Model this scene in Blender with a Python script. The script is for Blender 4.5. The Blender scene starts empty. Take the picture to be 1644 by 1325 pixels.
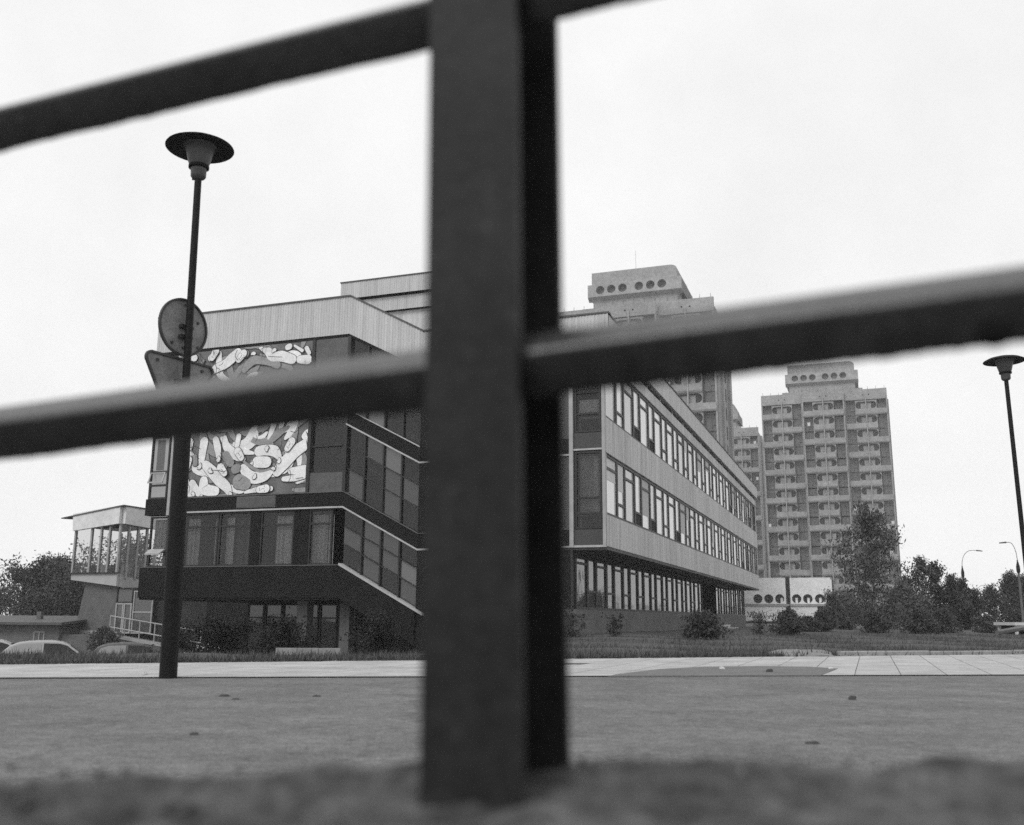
import bpy, math, random
import numpy as np
from mathutils import Matrix, Vector
R = math.radians
random.seed(7); rng = np.random.default_rng(7)
sc = bpy.context.scene
COL = sc.collection

# ------------------------------------------------------------------ camera
cam_d = bpy.data.cameras.new('camera'); cam = bpy.data.objects.new('camera', cam_d); COL.objects.link(cam)
sc.camera = cam
cam_d.sensor_width = 36.0; cam_d.lens = 36.0 * 1560 / 1644
cam_d.clip_start = 0.05; cam_d.clip_end = 3000
pitch = math.atan(330 / 1560.0); roll = R(0.4)
fw = Vector((0, math.cos(pitch), math.sin(pitch))); r0 = Vector((1, 0, 0)); u0 = r0.cross(fw)
rv = r0 * math.cos(roll) + u0 * math.sin(roll); uv = u0 * math.cos(roll) - r0 * math.sin(roll)
cam.matrix_world = Matrix(((rv.x, uv.x, -fw.x, 0), (rv.y, uv.y, -fw.y, 0), (rv.z, uv.z, -fw.z, 0.65), (0, 0, 0, 1)))
cam_d.dof.use_dof = True; cam_d.dof.focus_distance = 24.0; cam_d.dof.aperture_fstop = 2.1

# ------------------------------------------------------------------ sky: bright overcast
SUN_EL, SUN_AZ = R(46), R(-142)          # soft light from behind and left of the camera
w = bpy.data.worlds.new('World'); sc.world = w; w.use_nodes = True
nt = w.node_tree; nt.nodes.clear()
sky = nt.nodes.new('ShaderNodeTexSky'); sky.sky_type = 'NISHITA'; sky.sun_disc = False
sky.sun_elevation = SUN_EL; sky.sun_rotation = SUN_AZ
bw = nt.nodes.new('ShaderNodeRGBToBW'); nt.links.new(sky.outputs[0], bw.inputs[0])
tc = nt.nodes.new('ShaderNodeTexCoord'); ns = nt.nodes.new('ShaderNodeTexNoise')
ns.inputs['Scale'].default_value = 3.2; ns.inputs['Detail'].default_value = 9; ns.inputs['Roughness'].default_value = .62
nt.links.new(tc.outputs['Generated'], ns.inputs['Vector'])
mr = nt.nodes.new('ShaderNodeMapRange'); mr.inputs[1].default_value = 0.3; mr.inputs[2].default_value = 0.7
mr.inputs[3].default_value = 8.3; mr.inputs[4].default_value = 9.6
nt.links.new(ns.outputs['Fac'], mr.inputs[0])
mx = nt.nodes.new('ShaderNodeMix'); mx.data_type = 'FLOAT'; mx.inputs[0].default_value = 0.93
nt.links.new(bw.outputs[0], mx.inputs[2]); nt.links.new(mr.outputs[0], mx.inputs[3])
bg = nt.nodes.new('ShaderNodeBackground'); bg.inputs[1].default_value = 0.1
nt.links.new(mx.outputs[0], bg.inputs[0])
wo = nt.nodes.new('ShaderNodeOutputWorld'); nt.links.new(bg.outputs[0], wo.inputs[0])

sun_d = bpy.data.lights.new('sun', 'SUN'); sun_d.energy = 1.2; sun_d.angle = R(22)
sun = bpy.data.objects.new('sun', sun_d); COL.objects.link(sun)
sdir = Vector((math.sin(SUN_AZ) * math.cos(SUN_EL), math.cos(SUN_AZ) * math.cos(SUN_EL), math.sin(SUN_EL)))
sun.rotation_euler = sdir.to_track_quat('Z', 'Y').to_euler(); sun.location = (0, -5, 30)

sc.view_settings.view_transform = 'Standard'; sc.view_settings.look = 'None'
sc.view_settings.exposure = 0.17; sc.view_settings.gamma = 1.0; sc.view_settings.use_curve_mapping = False
sc.render.engine = 'CYCLES'
sc.cycles.use_denoising = False
sc.cycles.max_bounces = 8; sc.cycles.diffuse_bounces = 3; sc.cycles.glossy_bounces = 3
sc.cycles.transparent_max_bounces = 12; sc.cycles.volume_bounces = 1; sc.cycles.transmission_bounces = 4

# ------------------------------------------------------------------ materials (black-and-white photograph: all greys)
MATS = {}
def grey(name, a, rough=0.85, var=0.18, scale=3.0, bump=0.0, bscale=30.0, spec=0.4, coat=0.0, stretch=(1, 1, 1), fine=0.0, fscale=60.0):
    m = bpy.data.materials.new(name); m.use_nodes = True; t = m.node_tree; n = t.nodes; l = t.links
    b = n['Principled BSDF']; b.inputs['Roughness'].default_value = rough
    b.inputs['Specular IOR Level'].default_value = spec
    b.inputs['Coat Weight'].default_value = coat
    co = n.new('ShaderNodeTexCoord'); mp = n.new('ShaderNodeMapping'); mp.inputs['Scale'].default_value = stretch
    geo = n.new('ShaderNodeNewGeometry'); l.new(geo.outputs['Position'], mp.inputs['Vector'])
    no = n.new('ShaderNodeTexNoise'); no.inputs['Scale'].default_value = scale; no.inputs['Detail'].default_value = 7; no.inputs['Roughness'].default_value = 0.62
    l.new(mp.outputs[0], no.inputs['Vector'])
    r = n.new('ShaderNodeMapRange'); r.inputs[1].default_value = 0.25; r.inputs[2].default_value = 0.75
    r.inputs[3].default_value = a * (1 - var); r.inputs[4].default_value = a * (1 + var); l.new(no.outputs['Fac'], r.inputs[0])
    out = r.outputs[0]
    oi = n.new('ShaderNodeObjectInfo')
    m2 = n.new('ShaderNodeMath'); m2.operation = 'MULTIPLY_ADD'; m2.inputs[1].default_value = 0.14; m2.inputs[2].default_value = 0.93
    l.new(oi.outputs['Random'], m2.inputs[0])
    m3 = n.new('ShaderNodeMath'); m3.operation = 'MULTIPLY'; l.new(out, m3.inputs[0]); l.new(m2.outputs[0], m3.inputs[1]); out = m3.outputs[0]
    if fine:
        fn = n.new('ShaderNodeTexNoise'); fn.inputs['Scale'].default_value = fscale; fn.inputs['Detail'].default_value = 3
        l.new(geo.outputs['Position'], fn.inputs['Vector'])
        fr = n.new('ShaderNodeMapRange'); fr.inputs[1].default_value = 0.3; fr.inputs[2].default_value = 0.7
        fr.inputs[3].default_value = 1 - fine; fr.inputs[4].default_value = 1 + fine; l.new(fn.outputs['Fac'], fr.inputs[0])
        m4 = n.new('ShaderNodeMath'); m4.operation = 'MULTIPLY'; l.new(out, m4.inputs[0]); l.new(fr.outputs[0], m4.inputs[1]); out = m4.outputs[0]
    l.new(out, b.inputs['Base Color'])
    if bump:
        bn = n.new('ShaderNodeTexNoise'); bn.inputs['Scale'].default_value = bscale; bn.inputs['Detail'].default_value = 5
        l.new(geo.outputs['Position'], bn.inputs['Vector'])
        bp = n.new('ShaderNodeBump'); bp.inputs['Strength'].default_value = bump; bp.inputs['Distance'].default_value = 0.02
        l.new(bn.outputs['Fac'], bp.inputs['Height']); l.new(bp.outputs[0], b.inputs['Normal'])
    MATS[name] = m; return m

def glass(name, base, ior, clear, rough=0.03):
    """window glass: fresnel reflection over a partly clear, partly tinted pane"""
    m = bpy.data.materials.new(name); m.use_nodes = True; t = m.node_tree; n = t.nodes; l = t.links; n.clear()
    o = n.new('ShaderNodeOutputMaterial'); fr = n.new('ShaderNodeFresnel'); fr.inputs[0].default_value = ior
    g = n.new('ShaderNodeBsdfGlossy'); g.inputs['Roughness'].default_value = rough; g.inputs['Color'].default_value = (.95, .95, .95, 1)
    d = n.new('ShaderNodeBsdfDiffuse'); d.inputs['Color'].default_value = (base, base, base, 1)
    tr = n.new('ShaderNodeBsdfTransparent'); tr.inputs['Color'].default_value = (.82, .82, .82, 1)
    a = n.new('ShaderNodeMixShader'); a.inputs[0].default_value = clear; l.new(d.outputs[0], a.inputs[1]); l.new(tr.outputs[0], a.inputs[2])
    geo = n.new('ShaderNodeNewGeometry'); no = n.new('ShaderNodeTexNoise'); no.inputs['Scale'].default_value = 0.9
    l.new(geo.outputs['Position'], no.inputs['Vector'])
    bp = n.new('ShaderNodeBump'); bp.inputs['Strength'].default_value = 0.08; bp.inputs['Distance'].default_value = 0.05
    l.new(no.outputs['Fac'], bp.inputs['Height']); l.new(bp.outputs[0], g.inputs['Normal'])
    mm = n.new('ShaderNodeMixShader'); l.new(fr.outputs[0], mm.inputs[0]); l.new(a.outputs[0], mm.inputs[1]); l.new(g.outputs[0], mm.inputs[2])
    l.new(mm.outputs[0], o.inputs[0]); MATS[name] = m; return m

def leafmat(name, a, var=0.4):
    m = grey(name, a, rough=0.6, var=var, scale=6.0, spec=0.3); return m

def asphalt(name, a):
    m = grey(name, a, var=.30, scale=1.3, bump=.5, bscale=60, fine=.38, fscale=70, stretch=(1, 1.15, 1), spec=.2)
    t = m.node_tree; n = t.nodes; l = t.links; b = n['Principled BSDF']; src = b.inputs['Base Color'].links[0].from_socket
    geo = n.new('ShaderNodeNewGeometry')
    def mul(sock, fac):
        x = n.new('ShaderNodeMath'); x.operation = 'MULTIPLY'; l.new(sock, x.inputs[0]); l.new(fac, x.inputs[1]); return x.outputs[0]
    def rng_(sock, a0, a1, b0, b1):
        x = n.new('ShaderNodeMapRange'); x.inputs[1].default_value = a0; x.inputs[2].default_value = a1; x.inputs[3].default_value = b0; x.inputs[4].default_value = b1; l.new(sock, x.inputs[0]); return x.outputs[0]
    mid = n.new('ShaderNodeTexNoise'); mid.inputs['Scale'].default_value = 11; mid.inputs['Detail'].default_value = 6; mid.inputs['Roughness'].default_value = .7; l.new(geo.outputs['Position'], mid.inputs['Vector'])
    src = mul(src, rng_(mid.outputs['Fac'], .32, .68, .74, 1.26))
    mp = n.new('ShaderNodeMapping'); mp.inputs['Scale'].default_value = (.7, 1.7, 1); l.new(geo.outputs['Position'], mp.inputs['Vector'])
    st = n.new('ShaderNodeTexNoise'); st.inputs['Scale'].default_value = 1.6; st.inputs['Detail'].default_value = 8; st.inputs['Roughness'].default_value = .68; l.new(mp.outputs[0], st.inputs['Vector'])
    src = mul(src, rng_(st.outputs['Fac'], .60, .72, 1.0, .74))            # worn damp streaks
    wv = n.new('ShaderNodeTexNoise'); wv.inputs['Scale'].default_value = 1.2; wv.inputs['Detail'].default_value = 4; l.new(geo.outputs['Position'], wv.inputs['Vector'])
    ad = n.new('ShaderNodeVectorMath'); ad.operation = 'MULTIPLY_ADD'; l.new(wv.outputs['Color'], ad.inputs[0]); ad.inputs[1].default_value = (1.1, 1.1, 0); l.new(geo.outputs['Position'], ad.inputs[2])
    vo = n.new('ShaderNodeTexVoronoi'); vo.feature = 'DISTANCE_TO_EDGE'; vo.inputs['Scale'].default_value = .34; l.new(ad.outputs[0], vo.inputs['Vector'])
    src = mul(src, rng_(vo.outputs['Distance'], 0.002, .007, .86, 1.0))     # cracks
    sp = n.new('ShaderNodeTexVoronoi'); sp.inputs['Scale'].default_value = 2.3; l.new(geo.outputs['Position'], sp.inputs['Vector'])
    src = mul(src, rng_(sp.outputs['Distance'], .035, .09, .55, 1.0))      # oil spots
    l.new(src, b.inputs['Base Color'])
asphalt('asphalt', .165)
grey('asphalt_patch', .145, var=.18, scale=2.0, bump=.4, bscale=55, fine=.28, fscale=60, spec=.25)
grey('slab', .40, var=.25, scale=1.7, bump=.35, bscale=40, fine=.14, fscale=45, spec=.2)
grey('joint_dirt', .12, var=.4, scale=1.2, spec=.1)
grey('kerb', .27, var=.25, scale=3, bump=.4, bscale=30, spec=.2)
grey('soil', .085, var=.8, scale=9, bump=.9, bscale=40, spec=.15, fine=.4, fscale=30)
grey('earth', .085, var=.3, scale=.9, bump=.7, bscale=20, spec=.15)
grey('sand', .22, var=.25, scale=8, bump=.7, bscale=60, spec=.1)
leafmat('grass', .075, .6)
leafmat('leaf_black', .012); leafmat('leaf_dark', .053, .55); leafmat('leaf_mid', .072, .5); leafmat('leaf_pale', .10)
leafmat('stubble', .13, .5)
grey('bark', .07, var=.4, scale=12, bump=.6, bscale=40)
grey('bark_pale', .22, var=.5, scale=14, bump=.4, bscale=40)
grey('paint_dark', .018, rough=.6, var=.45, scale=7, bump=.12, bscale=110, spec=.22, fine=.3, fscale=60)
grey('paint_rail', .032, rough=.36, var=.4, scale=9, bump=.10, bscale=110, spec=.9, fine=.3, fscale=60)
for nm_ in ('paint_dark', 'paint_rail'):      # flaked paint: lighter primer and rust showing in specks
    t_ = MATS[nm_].node_tree; n_ = t_.nodes; l_ = t_.links; b_ = n_['Principled BSDF']; s_ = b_.inputs['Base Color'].links[0].from_socket
    g_ = n_.new('ShaderNodeNewGeometry'); q_ = n_.new('ShaderNodeTexNoise'); q_.inputs['Scale'].default_value = 26; q_.inputs['Detail'].default_value = 9; q_.inputs['Roughness'].default_value = .75
    l_.new(g_.outputs['Position'], q_.inputs['Vector']); r_ = n_.new('ShaderNodeMapRange'); r_.inputs[1].default_value = .60; r_.inputs[2].default_value = .68; r_.inputs[3].default_value = 1.0; r_.inputs[4].default_value = 2.6
    l_.new(q_.outputs['Fac'], r_.inputs[0]); x_ = n_.new('ShaderNodeMath'); x_.operation = 'MULTIPLY'; l_.new(s_, x_.inputs[0]); l_.new(r_.outputs[0], x_.inputs[1]); l_.new(x_.outputs[0], b_.inputs['Base Color'])
grey('lamp_dark', .009, rough=.6, var=.35, scale=9, bump=.15, bscale=60, spec=.15)
grey('lamp_metal', .07, rough=.45, var=.25, scale=8)
grey('sign_back', .17, rough=.5, var=.35, scale=6, fine=.25, fscale=40)
grey('sign_rim', .03, rough=.5)
grey('clad', .50, rough=.6, var=.22, scale=2.2, stretch=(2.2, 2.2, .12), fine=.1, fscale=25)
grey('clad_cap', .08, rough=.6)
grey('panel', .50, rough=.7, var=.30, scale=2.6, stretch=(2.0, 2.0, .14), fine=.16, fscale=22, spec=.3)
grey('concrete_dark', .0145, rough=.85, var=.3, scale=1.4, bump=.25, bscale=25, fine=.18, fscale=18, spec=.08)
grey('concrete_mid', .13, rough=.85, var=.25, scale=1.2, bump=.3, bscale=22, fine=.15, fscale=16, spec=.2)
grey('brick_dark', .10, rough=.85, var=.25, scale=4, fine=.2, fscale=20)
grey('trim_light', .42, rough=.6, var=.2, scale=4)
grey('frame_dark', .022, rough=.5, var=.2)
grey('frame_light', .36, rough=.6, var=.15)
grey('spandrel_dark', .05, rough=.5, var=.2, scale=3)
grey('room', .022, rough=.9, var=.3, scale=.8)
grey('curtain', .5, rough=.9, var=.18, scale=5, stretch=(6, 6, .6))
grey('tower', .30, rough=.85, var=.2, scale=.35, fine=.14, fscale=2.2, spec=.2)
grey('tower_parapet', .315, rough=.85, var=.2, scale=.5, fine=.1, fscale=2.0, spec=.2)
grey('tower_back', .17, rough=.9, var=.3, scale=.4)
grey('tower_rib', .34, rough=.8)
grey('annex', .72, rough=.85, var=.12, scale=.5, fine=.1, fscale=3)
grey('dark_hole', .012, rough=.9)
grey('white_paint', .62, rough=.55, var=.1)
grey('car_pale', .42, rough=.3, var=.05, coat=.5)
grey('car_dark', .10, rough=.3, var=.05, coat=.5)
grey('tyre', .015, rough=.8); grey('chrome', .5, rough=.2)
grey('roof_sheet', .10, rough=.8, var=.25, scale=1.5)
grey('render_wall', .14, rough=.9, var=.3, scale=1.5)
grey('pale_wall', .42, rough=.9, var=.15, scale=1.0)
grey('mosaic_ground', .15, rough=.5, var=.4, scale=2.2, fine=.35, fscale=24)
grey('mosaic_white', .80, rough=.5, var=.14, scale=3, fine=.2, fscale=30)
grey('mosaic_grey', .28, rough=.5, var=.15, scale=4, fine=.25, fscale=26)
grey('mosaic_line', .025, rough=.6)
grey('stone', .05, rough=.9, var=.4, scale=20); grey('stone_pale', .55, rough=.9, var=.2, scale=8)
glass('glass_clear', .02, 1.5, .86)
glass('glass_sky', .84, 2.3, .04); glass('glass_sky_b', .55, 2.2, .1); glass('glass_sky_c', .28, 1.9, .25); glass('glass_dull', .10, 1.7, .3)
glass('glass_car_sky', .30, 1.6, .0); glass('glass_dark', .02, 1.4, .0); glass('glass_stair', .05, 1.75, .35); glass('glass_stair_b', .02, 1.5, .6); glass('glass_stair_c', .10, 1.9, .2)  # the car side glass has the bright sky reflection painted into its pale base
glass('tower_glass', .13, 1.45, .0, .15); glass('tower_glass_deep', .03, 1.3, .0, .2)

# ------------------------------------------------------------------ mesh helpers
class MB:
    def __init__(s): s.v = []; s.f = []
    def quad(s, a, b, c, d):
        k = len(s.v); s.v += [tuple(a), tuple(b), tuple(c), tuple(d)]; s.f.append((k, k + 1, k + 2, k + 3))
    def box(s, x0, x1, y0, y1, z0, z1):
        k = len(s.v)
        s.v += [(x0, y0, z0), (x1, y0, z0), (x1, y1, z0), (x0, y1, z0), (x0, y0, z1), (x1, y0, z1), (x1, y1, z1), (x0, y1, z1)]
        for q in ((0, 3, 2, 1), (4, 5, 6, 7), (0, 1, 5, 4), (1, 2, 6, 5), (2, 3, 7, 6), (3, 0, 4, 7)): s.f.append(tuple(k + i for i in q))
        return s
    def prism(s, poly, a0, a1, axis='y'):
        """poly in (x,z) extruded along y, or (x,y) along z, or (y,z) along x"""
        def P(p, a): return (p[0], a, p[1]) if axis == 'y' else (p[0], p[1], a) if axis == 'z' else (a, p[0], p[1])
        k = len(s.v); n = len(poly)
        s.v += [P(p, a0) for p in poly] + [P(p, a1) for p in poly]
        s.f.append(tuple(range(k, k + n))); s.f.append(tuple(range(k + 2 * n - 1, k + n - 1, -1)))
        for i in range(n):
            j = (i + 1) % n; s.f.append((k + i, k + n + i, k + n + j, k + j))
        return s
    def tube(s, pts, rad, n=10, cap=True):
        pts = [Vector(p) for p in pts]; k = len(s.v)
        if not hasattr(rad, '__len__'): rad = [rad] * len(pts)
        for i, p in enumerate(pts):
            d = (pts[min(i + 1, len(pts) - 1)] - pts[max(i - 1, 0)]).normalized()
            a = d.orthogonal().normalized() if i == 0 else (a - d * a.dot(d)).normalized()
            b = d.cross(a)
            for j in range(n):
                th = 2 * math.pi * j / n; s.v.append(tuple(p + (a * math.cos(th) + b * math.sin(th)) * rad[i]))
        for i in range(len(pts) - 1):
            for j in range(n):
                j2 = (j + 1) % n; s.f.append((k + i * n + j, k + i * n + j2, k + (i + 1) * n + j2, k + (i + 1) * n + j))
        if cap:
            s.f.append(tuple(range(k + n - 1, k - 1, -1))); e = k + (len(pts) - 1) * n; s.f.append(tuple(range(e, e + n)))
        return s
    def lathe(s, prof, n=32, cx=0, cy=0, cap=True):
        k = len(s.v)
        for r, z in prof:
            for j in range(n):
                th = 2 * math.pi * j / n; s.v.append((cx + r * math.cos(th), cy + r * math.sin(th), z))
        for i in range(len(prof) - 1):
            for j in range(n):
                j2 = (j + 1) % n; s.f.append((k + i * n + j, k + i * n + j2, k + (i + 1) * n + j2, k + (i + 1) * n + j))
        if cap:
            s.f.append(tuple(range(k + n - 1, k - 1, -1))); e = k + (len(prof) - 1) * n; s.f.append(tuple(range(e, e + n)))
        return s
    def holed(s, x0, x1, z0, z1, y0, y1, holes):
        """front skin at y0 with openings (xa, xb, low(x), high(x)) and rims back to y1; closed outer edge"""
        xs = {x0, x1}
        for xa, xb, lo, hi, nseg in holes:
            for i in range(nseg + 1): xs.add(xa + (xb - xa) * (0.5 - 0.5 * math.cos(math.pi * i / nseg)))
        xs = sorted(xs)
        for a, b in zip(xs[:-1], xs[1:]):
            if b - a < 1e-6: continue
            m = (a + b) / 2; h = next((q for q in holes if q[0] < m < q[1]), None)
            if h is None: s.quad((a, y0, z0), (b, y0, z0), (b, y0, z1), (a, y0, z1)); continue
            la, lb, ha, hb = h[2](a), h[2](b), h[3](a), h[3](b)
            s.quad((a, y0, z0), (b, y0, z0), (b, y0, lb), (a, y0, la)); s.quad((a, y0, ha), (b, y0, hb), (b, y0, z1), (a, y0, z1))
            s.quad((a, y0, la), (b, y0, lb), (b, y1, lb), (a, y1, la)); s.quad((a, y1, ha), (b, y1, hb), (b, y0, hb), (a, y0, ha))
        for xa, xb, lo, hi, nseg in holes:
            for x in (xa, xb):
                if hi(x) - lo(x) > .02: s.quad((x, y0, lo(x)), (x, y1, lo(x)), (x, y1, hi(x)), (x, y0, hi(x)))
        s.quad((x0, y0, z1), (x1, y0, z1), (x1, y1, z1), (x0, y1, z1)); s.quad((x0, y0, z0), (x0, y1, z0), (x1, y1, z0), (x1, y0, z0))
        s.quad((x0, y0, z0), (x0, y0, z1), (x0, y1, z1), (x0, y1, z0)); s.quad((x1, y0, z0), (x1, y1, z0), (x1, y1, z1), (x1, y0, z1))
        return s
    def mesh(s, name, mat, smooth=False):
        me = bpy.data.meshes.new(name); me.from_pydata(s.v, [], s.f); me.materials.append(MATS[mat])
        if smooth:
            me.polygons.foreach_set('use_smooth', [True] * len(me.polygons)); me.set_sharp_from_angle(angle=R(38))
        me.update(); return me
    def build(s, name, mat, parent=None, loc=(0, 0, 0), smooth=False): return link(name, s.mesh(name, mat, smooth), parent, loc)

def link(name, me, parent=None, loc=(0, 0, 0), rz=0):
    o = bpy.data.objects.new(name, me); COL.objects.link(o); o.location = loc
    if rz: o.rotation_euler.z = rz
    if parent is not None: o.parent = parent
    return o
def tag(o, label=None, cat=None, group=None, kind=None):
    if label: o['label'] = label
    if cat: o['category'] = cat
    if group: o['group'] = group
    if kind: o['kind'] = kind
    return o
def thing(name, label, cat, loc=(0, 0, 0), rz=0, group=None):
    o = link(name, None, None, loc, rz); return tag(o, label, cat, group)
def B(*a): return MB().box(*a)

PHI = R(19.9)
def grid(s, t, o):      # site grid -> world
    return (o[0] + s * math.cos(PHI) + t * math.sin(PHI), o[1] - s * math.sin(PHI) + t * math.cos(PHI))

def sstep(a, b, x):
    t = min(1, max(0, (x - a) / (b - a))); return t * t * (3 - 2 * t)
def verge0(x): return 12.95 + (x + 6.54) * .412       # far edge of the pavement
def terrain(x, y):
    a = 1 - sstep(-5, 1.0, x)
    z = -1.75 * a * sstep(16.0, 30, y)
    z += .10 * sstep(20, 30, y) * (1 - a)
    return z

# ------------------------------------------------------------------ ground, road, pavement, verge
xs = np.concatenate([np.linspace(-400, -45, 18), np.linspace(-42, 42, 85), np.linspace(45, 400, 18)])
ys = np.concatenate([np.linspace(-30, 8, 12), np.linspace(9, 60, 103), np.linspace(65, 900, 40)])
mb = MB()
for y in ys:
    for x in xs:
        z = terrain(x, y) - .03
        if y > verge0(x): z += .05 * min(1, (y - verge0(x)) / .4) + .05 * math.sin(x * 1.3 + y * .7) * math.sin(y * .9 - x * .4) * sstep(0, 2, y - verge0(x))
        mb.v.append((x, y, z))
nx = len(xs)
for j in range(len(ys) - 1):
    for i in range(nx - 1): mb.f.append((j * nx + i, j * nx + i + 1, (j + 1) * nx + i + 1, (j + 1) * nx + i))
tag(mb.build('ground', 'earth', smooth=True), 'dark rough grassy ground reaching to the horizon', kind='structure')

def near_edge(x): return 10.62 + (x + 3.6) * .17
mb = MB()
k = 60
for i in range(k):
    xa, xb = -40 + 80 * i / k, -40 + 80 * (i + 1) / k
    mb.quad((xa, 1.9, .004), (xb, 1.9, .004), (xb, max(2, near_edge(xb)), .004), (xa, max(2, near_edge(xa)), .004))
tag(mb.build('road', 'asphalt'), 'worn grey asphalt road surface in front of the fence', kind='structure')

pav = tag(link('pavement', None, None, (0, 0, 0)), 'pale concrete slab pavement between road and grass', kind='structure')
mb = MB()
k = 40
for i in range(k):
    xa, xb = -30 + 60 * i / k, -30 + 60 * (i + 1) / k
    mb.quad((xa, near_edge(xa) - .02, .0153), (xb, near_edge(xb) - .02, .0153), (xb, verge0(xb), .0153), (xa, verge0(xa), .0153))
mb.build('pavement_bed', 'joint_dirt', pav)
# individual slabs, as far as they can be told apart
SL = .60
def slab_mesh():
    h = SL / 2 - .007; m = MB(); c = .003
    m.v = [(-h, -h, 0), (h, -h, 0), (h, h, 0), (-h, h, 0), (-h, -h, .03), (h, -h, .03), (h, h, .03), (-h, h, .03), (-h + c, -h + c, .0303), (h - c, -h + c, .0303), (h - c, h - c, .0303), (-h + c, h - c, .0303)]
    m.v = [(a * ca + b * ex, a * sa + b * ey, z) for a, b, z in m.v]      # the courses follow the road, the cross joints the site grid
    m.f = [(0, 1, 5, 4), (1, 2, 6, 5), (2, 3, 7, 6), (3, 0, 4, 7), (4, 5, 9, 8), (5, 6, 10, 9), (6, 7, 11, 10), (7, 4, 8, 11), (8, 9, 10, 11)]
    return m.mesh('slab', 'slab')
ang = math.atan(.17); ca, sa = math.cos(ang), math.sin(ang); ex, ey = math.sin(PHI), math.cos(PHI)
slab_me = slab_mesh()
px0, py0 = -3.6, 10.62
# the asphalt apron that cuts into the pavement
APR = [(1.1, 11.3), (1.42, 12.02), (1.93, 12.93), (2.64, 13.66), (3.47, 13.95), (4.14, 13.87), (4.38, 13.41), (3.95, 12.46), (3.64, 11.78)]
def in_poly(x, y, P):
    c = False
    for i in range(len(P)):
        (x1, y1), (x2, y2) = P[i], P[i - 1]
        if (y1 > y) != (y2 > y) and x < (x2 - x1) * (y - y1) / (y2 - y1) + x1: c = not c
    return c
cnt = 0
for i in range(-9, 24):
    for j in range(0, 13):
        lx, ly = (i + .5) * SL, .05 + (j + .5) * SL
        x, y = px0 + lx * ca + ly * ex, py0 + lx * sa + ly * ey
        if y - SL * .45 > verge0(x) or x > 11.6 or cnt >= 298: continue
        if abs(x - .8) < .01: continue
        o = link('slab', slab_me, pav, (x, y, -.0143 + random.uniform(-.0002, .0004)))
        o.rotation_euler.z = random.uniform(-.006, .006); cnt += 1
m = MB(); m.prism([(p[0], p[1]) for p in APR], .0, .022, 'z')
tag(m.build('asphalt_apron', 'asphalt_patch'), 'rounded asphalt ramp cut into the pale pavement', kind='structure')

# kerb stones along the right part of the verge
kb = thing('kerb', 'low concrete kerb edging along the grass at the right', 'kerb', (0, 0, 0))
def kerb_run(x0, x1):
    x = x0
    while x < x1:
        xe = x + .96; a = math.atan2(verge0(xe) - verge0(x), .96)
        L = .96 / math.cos(a)
        m = MB(); m.prism([(0, -.03), (.12, -.03), (.12, .085), (.105, .1), (.02, .1), (0, .08)], 0, L - .015, 'x')
        o = m.build('kerb_stone', 'kerb', kb, (x, verge0(x) + .02, random.uniform(-.012, .012))); o.rotation_euler.z = a + random.uniform(-.012, .012)
        x += .99
kerb_run(6.0, 14.0)
# mound of sand beside the kerb
def lump(name, mat, loc, rx, ry, rz, seed, parent=None, n=14, rough=.18):
    r_ = random.Random(seed); m = MB(); ph = [(r_.uniform(.8, 3), r_.uniform(0, 6), r_.uniform(0, 6)) for _ in range(5)]
    for i in range(n // 2 + 1):
        th = math.pi / 2 * i / (n // 2)
        for j in range(n):
            a = 2 * math.pi * j / n
            f = 1 + rough * sum(math.sin(p[0] * 2 * a + p[1]) * math.cos(p[0] * th * 2 + p[2]) for p in ph) / 2.2 * (1 if 0 < i else .3)
            if i == 0: f = 1
            m.v.append((rx * math.sin(th) * math.cos(a) * f, ry * math.sin(th) * math.sin(a) * f, rz * math.cos(th) * (f if i < n // 2 else 1)))
    for i in range(n // 2):
        for j in range(n):
            j2 = (j + 1) % n; m.f.append((i * n + j, (i + 1) * n + j, (i + 1) * n + j2, i * n + j2))
    return m.build(name, mat, parent, loc, smooth=True)
tag(lump('sand_heap', 'sand', (5.35, 18.35, 0), .62, .55, .12, 3, n=20), 'low pale sand heap at the edge of the grass', 'heap')

# foreground bank on which the fence stands
mb = MB(); NX, NY = 190, 80
for j in range(NY + 1):
    y = -1.2 + 3.4 * j / NY
    for i in range(NX + 1):
        x = -3.2 + 6.4 * i / NX
        e = 1.37 + .05 * math.sin(x * 2.1) + .03 * math.sin(x * 5.3 + 1) + .02 * math.sin(x * 11 + 2)
        z = (.455 + .030 * sstep(1.0, 1.22, y)) * (1 - sstep(e - .2, e + .4, y))
        n_ = math.sin(x * 9 + y * 4) * math.sin(y * 11 - x * 3) * .008 + math.sin(x * 23 + 1) * math.sin(y * 19 + x * 7) * .006 + random.uniform(-.007, .007)
        mb.v.append((x, y, z + n_ * (1 if z > .02 else 0) - (.02 if j == NY else 0)))
for j in range(NY):
    for i in range(NX): mb.f.append((j * (NX + 1) + i, j * (NX + 1) + i + 1, (j + 1) * (NX + 1) + i + 1, (j + 1) * (NX + 1) + i))
tag(mb.build('earth_bank', 'soil', smooth=True), 'blurred dark bare earth bank right in front of the lens', kind='structure')
# clods and dry stems lying on the bank
m = MB()
for q in range(420):
    x, y = random.uniform(-1.6, 1.6), random.uniform(.75, 1.3)
    rr = random.uniform(.003, .009); k = len(m.v); z = .46
    for dx, dy, dz in ((1, 0, 0), (-1, 0, 0), (0, 1, 0), (0, -1, 0), (0, 0, .7), (0, 0, -.7)):
        m.v.append((x + dx * rr * random.uniform(.6, 1.3), y + dy * rr * random.uniform(.6, 1.3), z + dz * rr))
    for a, b in ((0, 2), (2, 1), (1, 3), (3, 0)): m.f.append((k + a, k + b, k + 4)); m.f.append((k + b, k + a, k + 5))
tag(m.build('clods', 'soil'), 'loose earth clods scattered on the foreground bank', kind='stuff')

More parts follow.
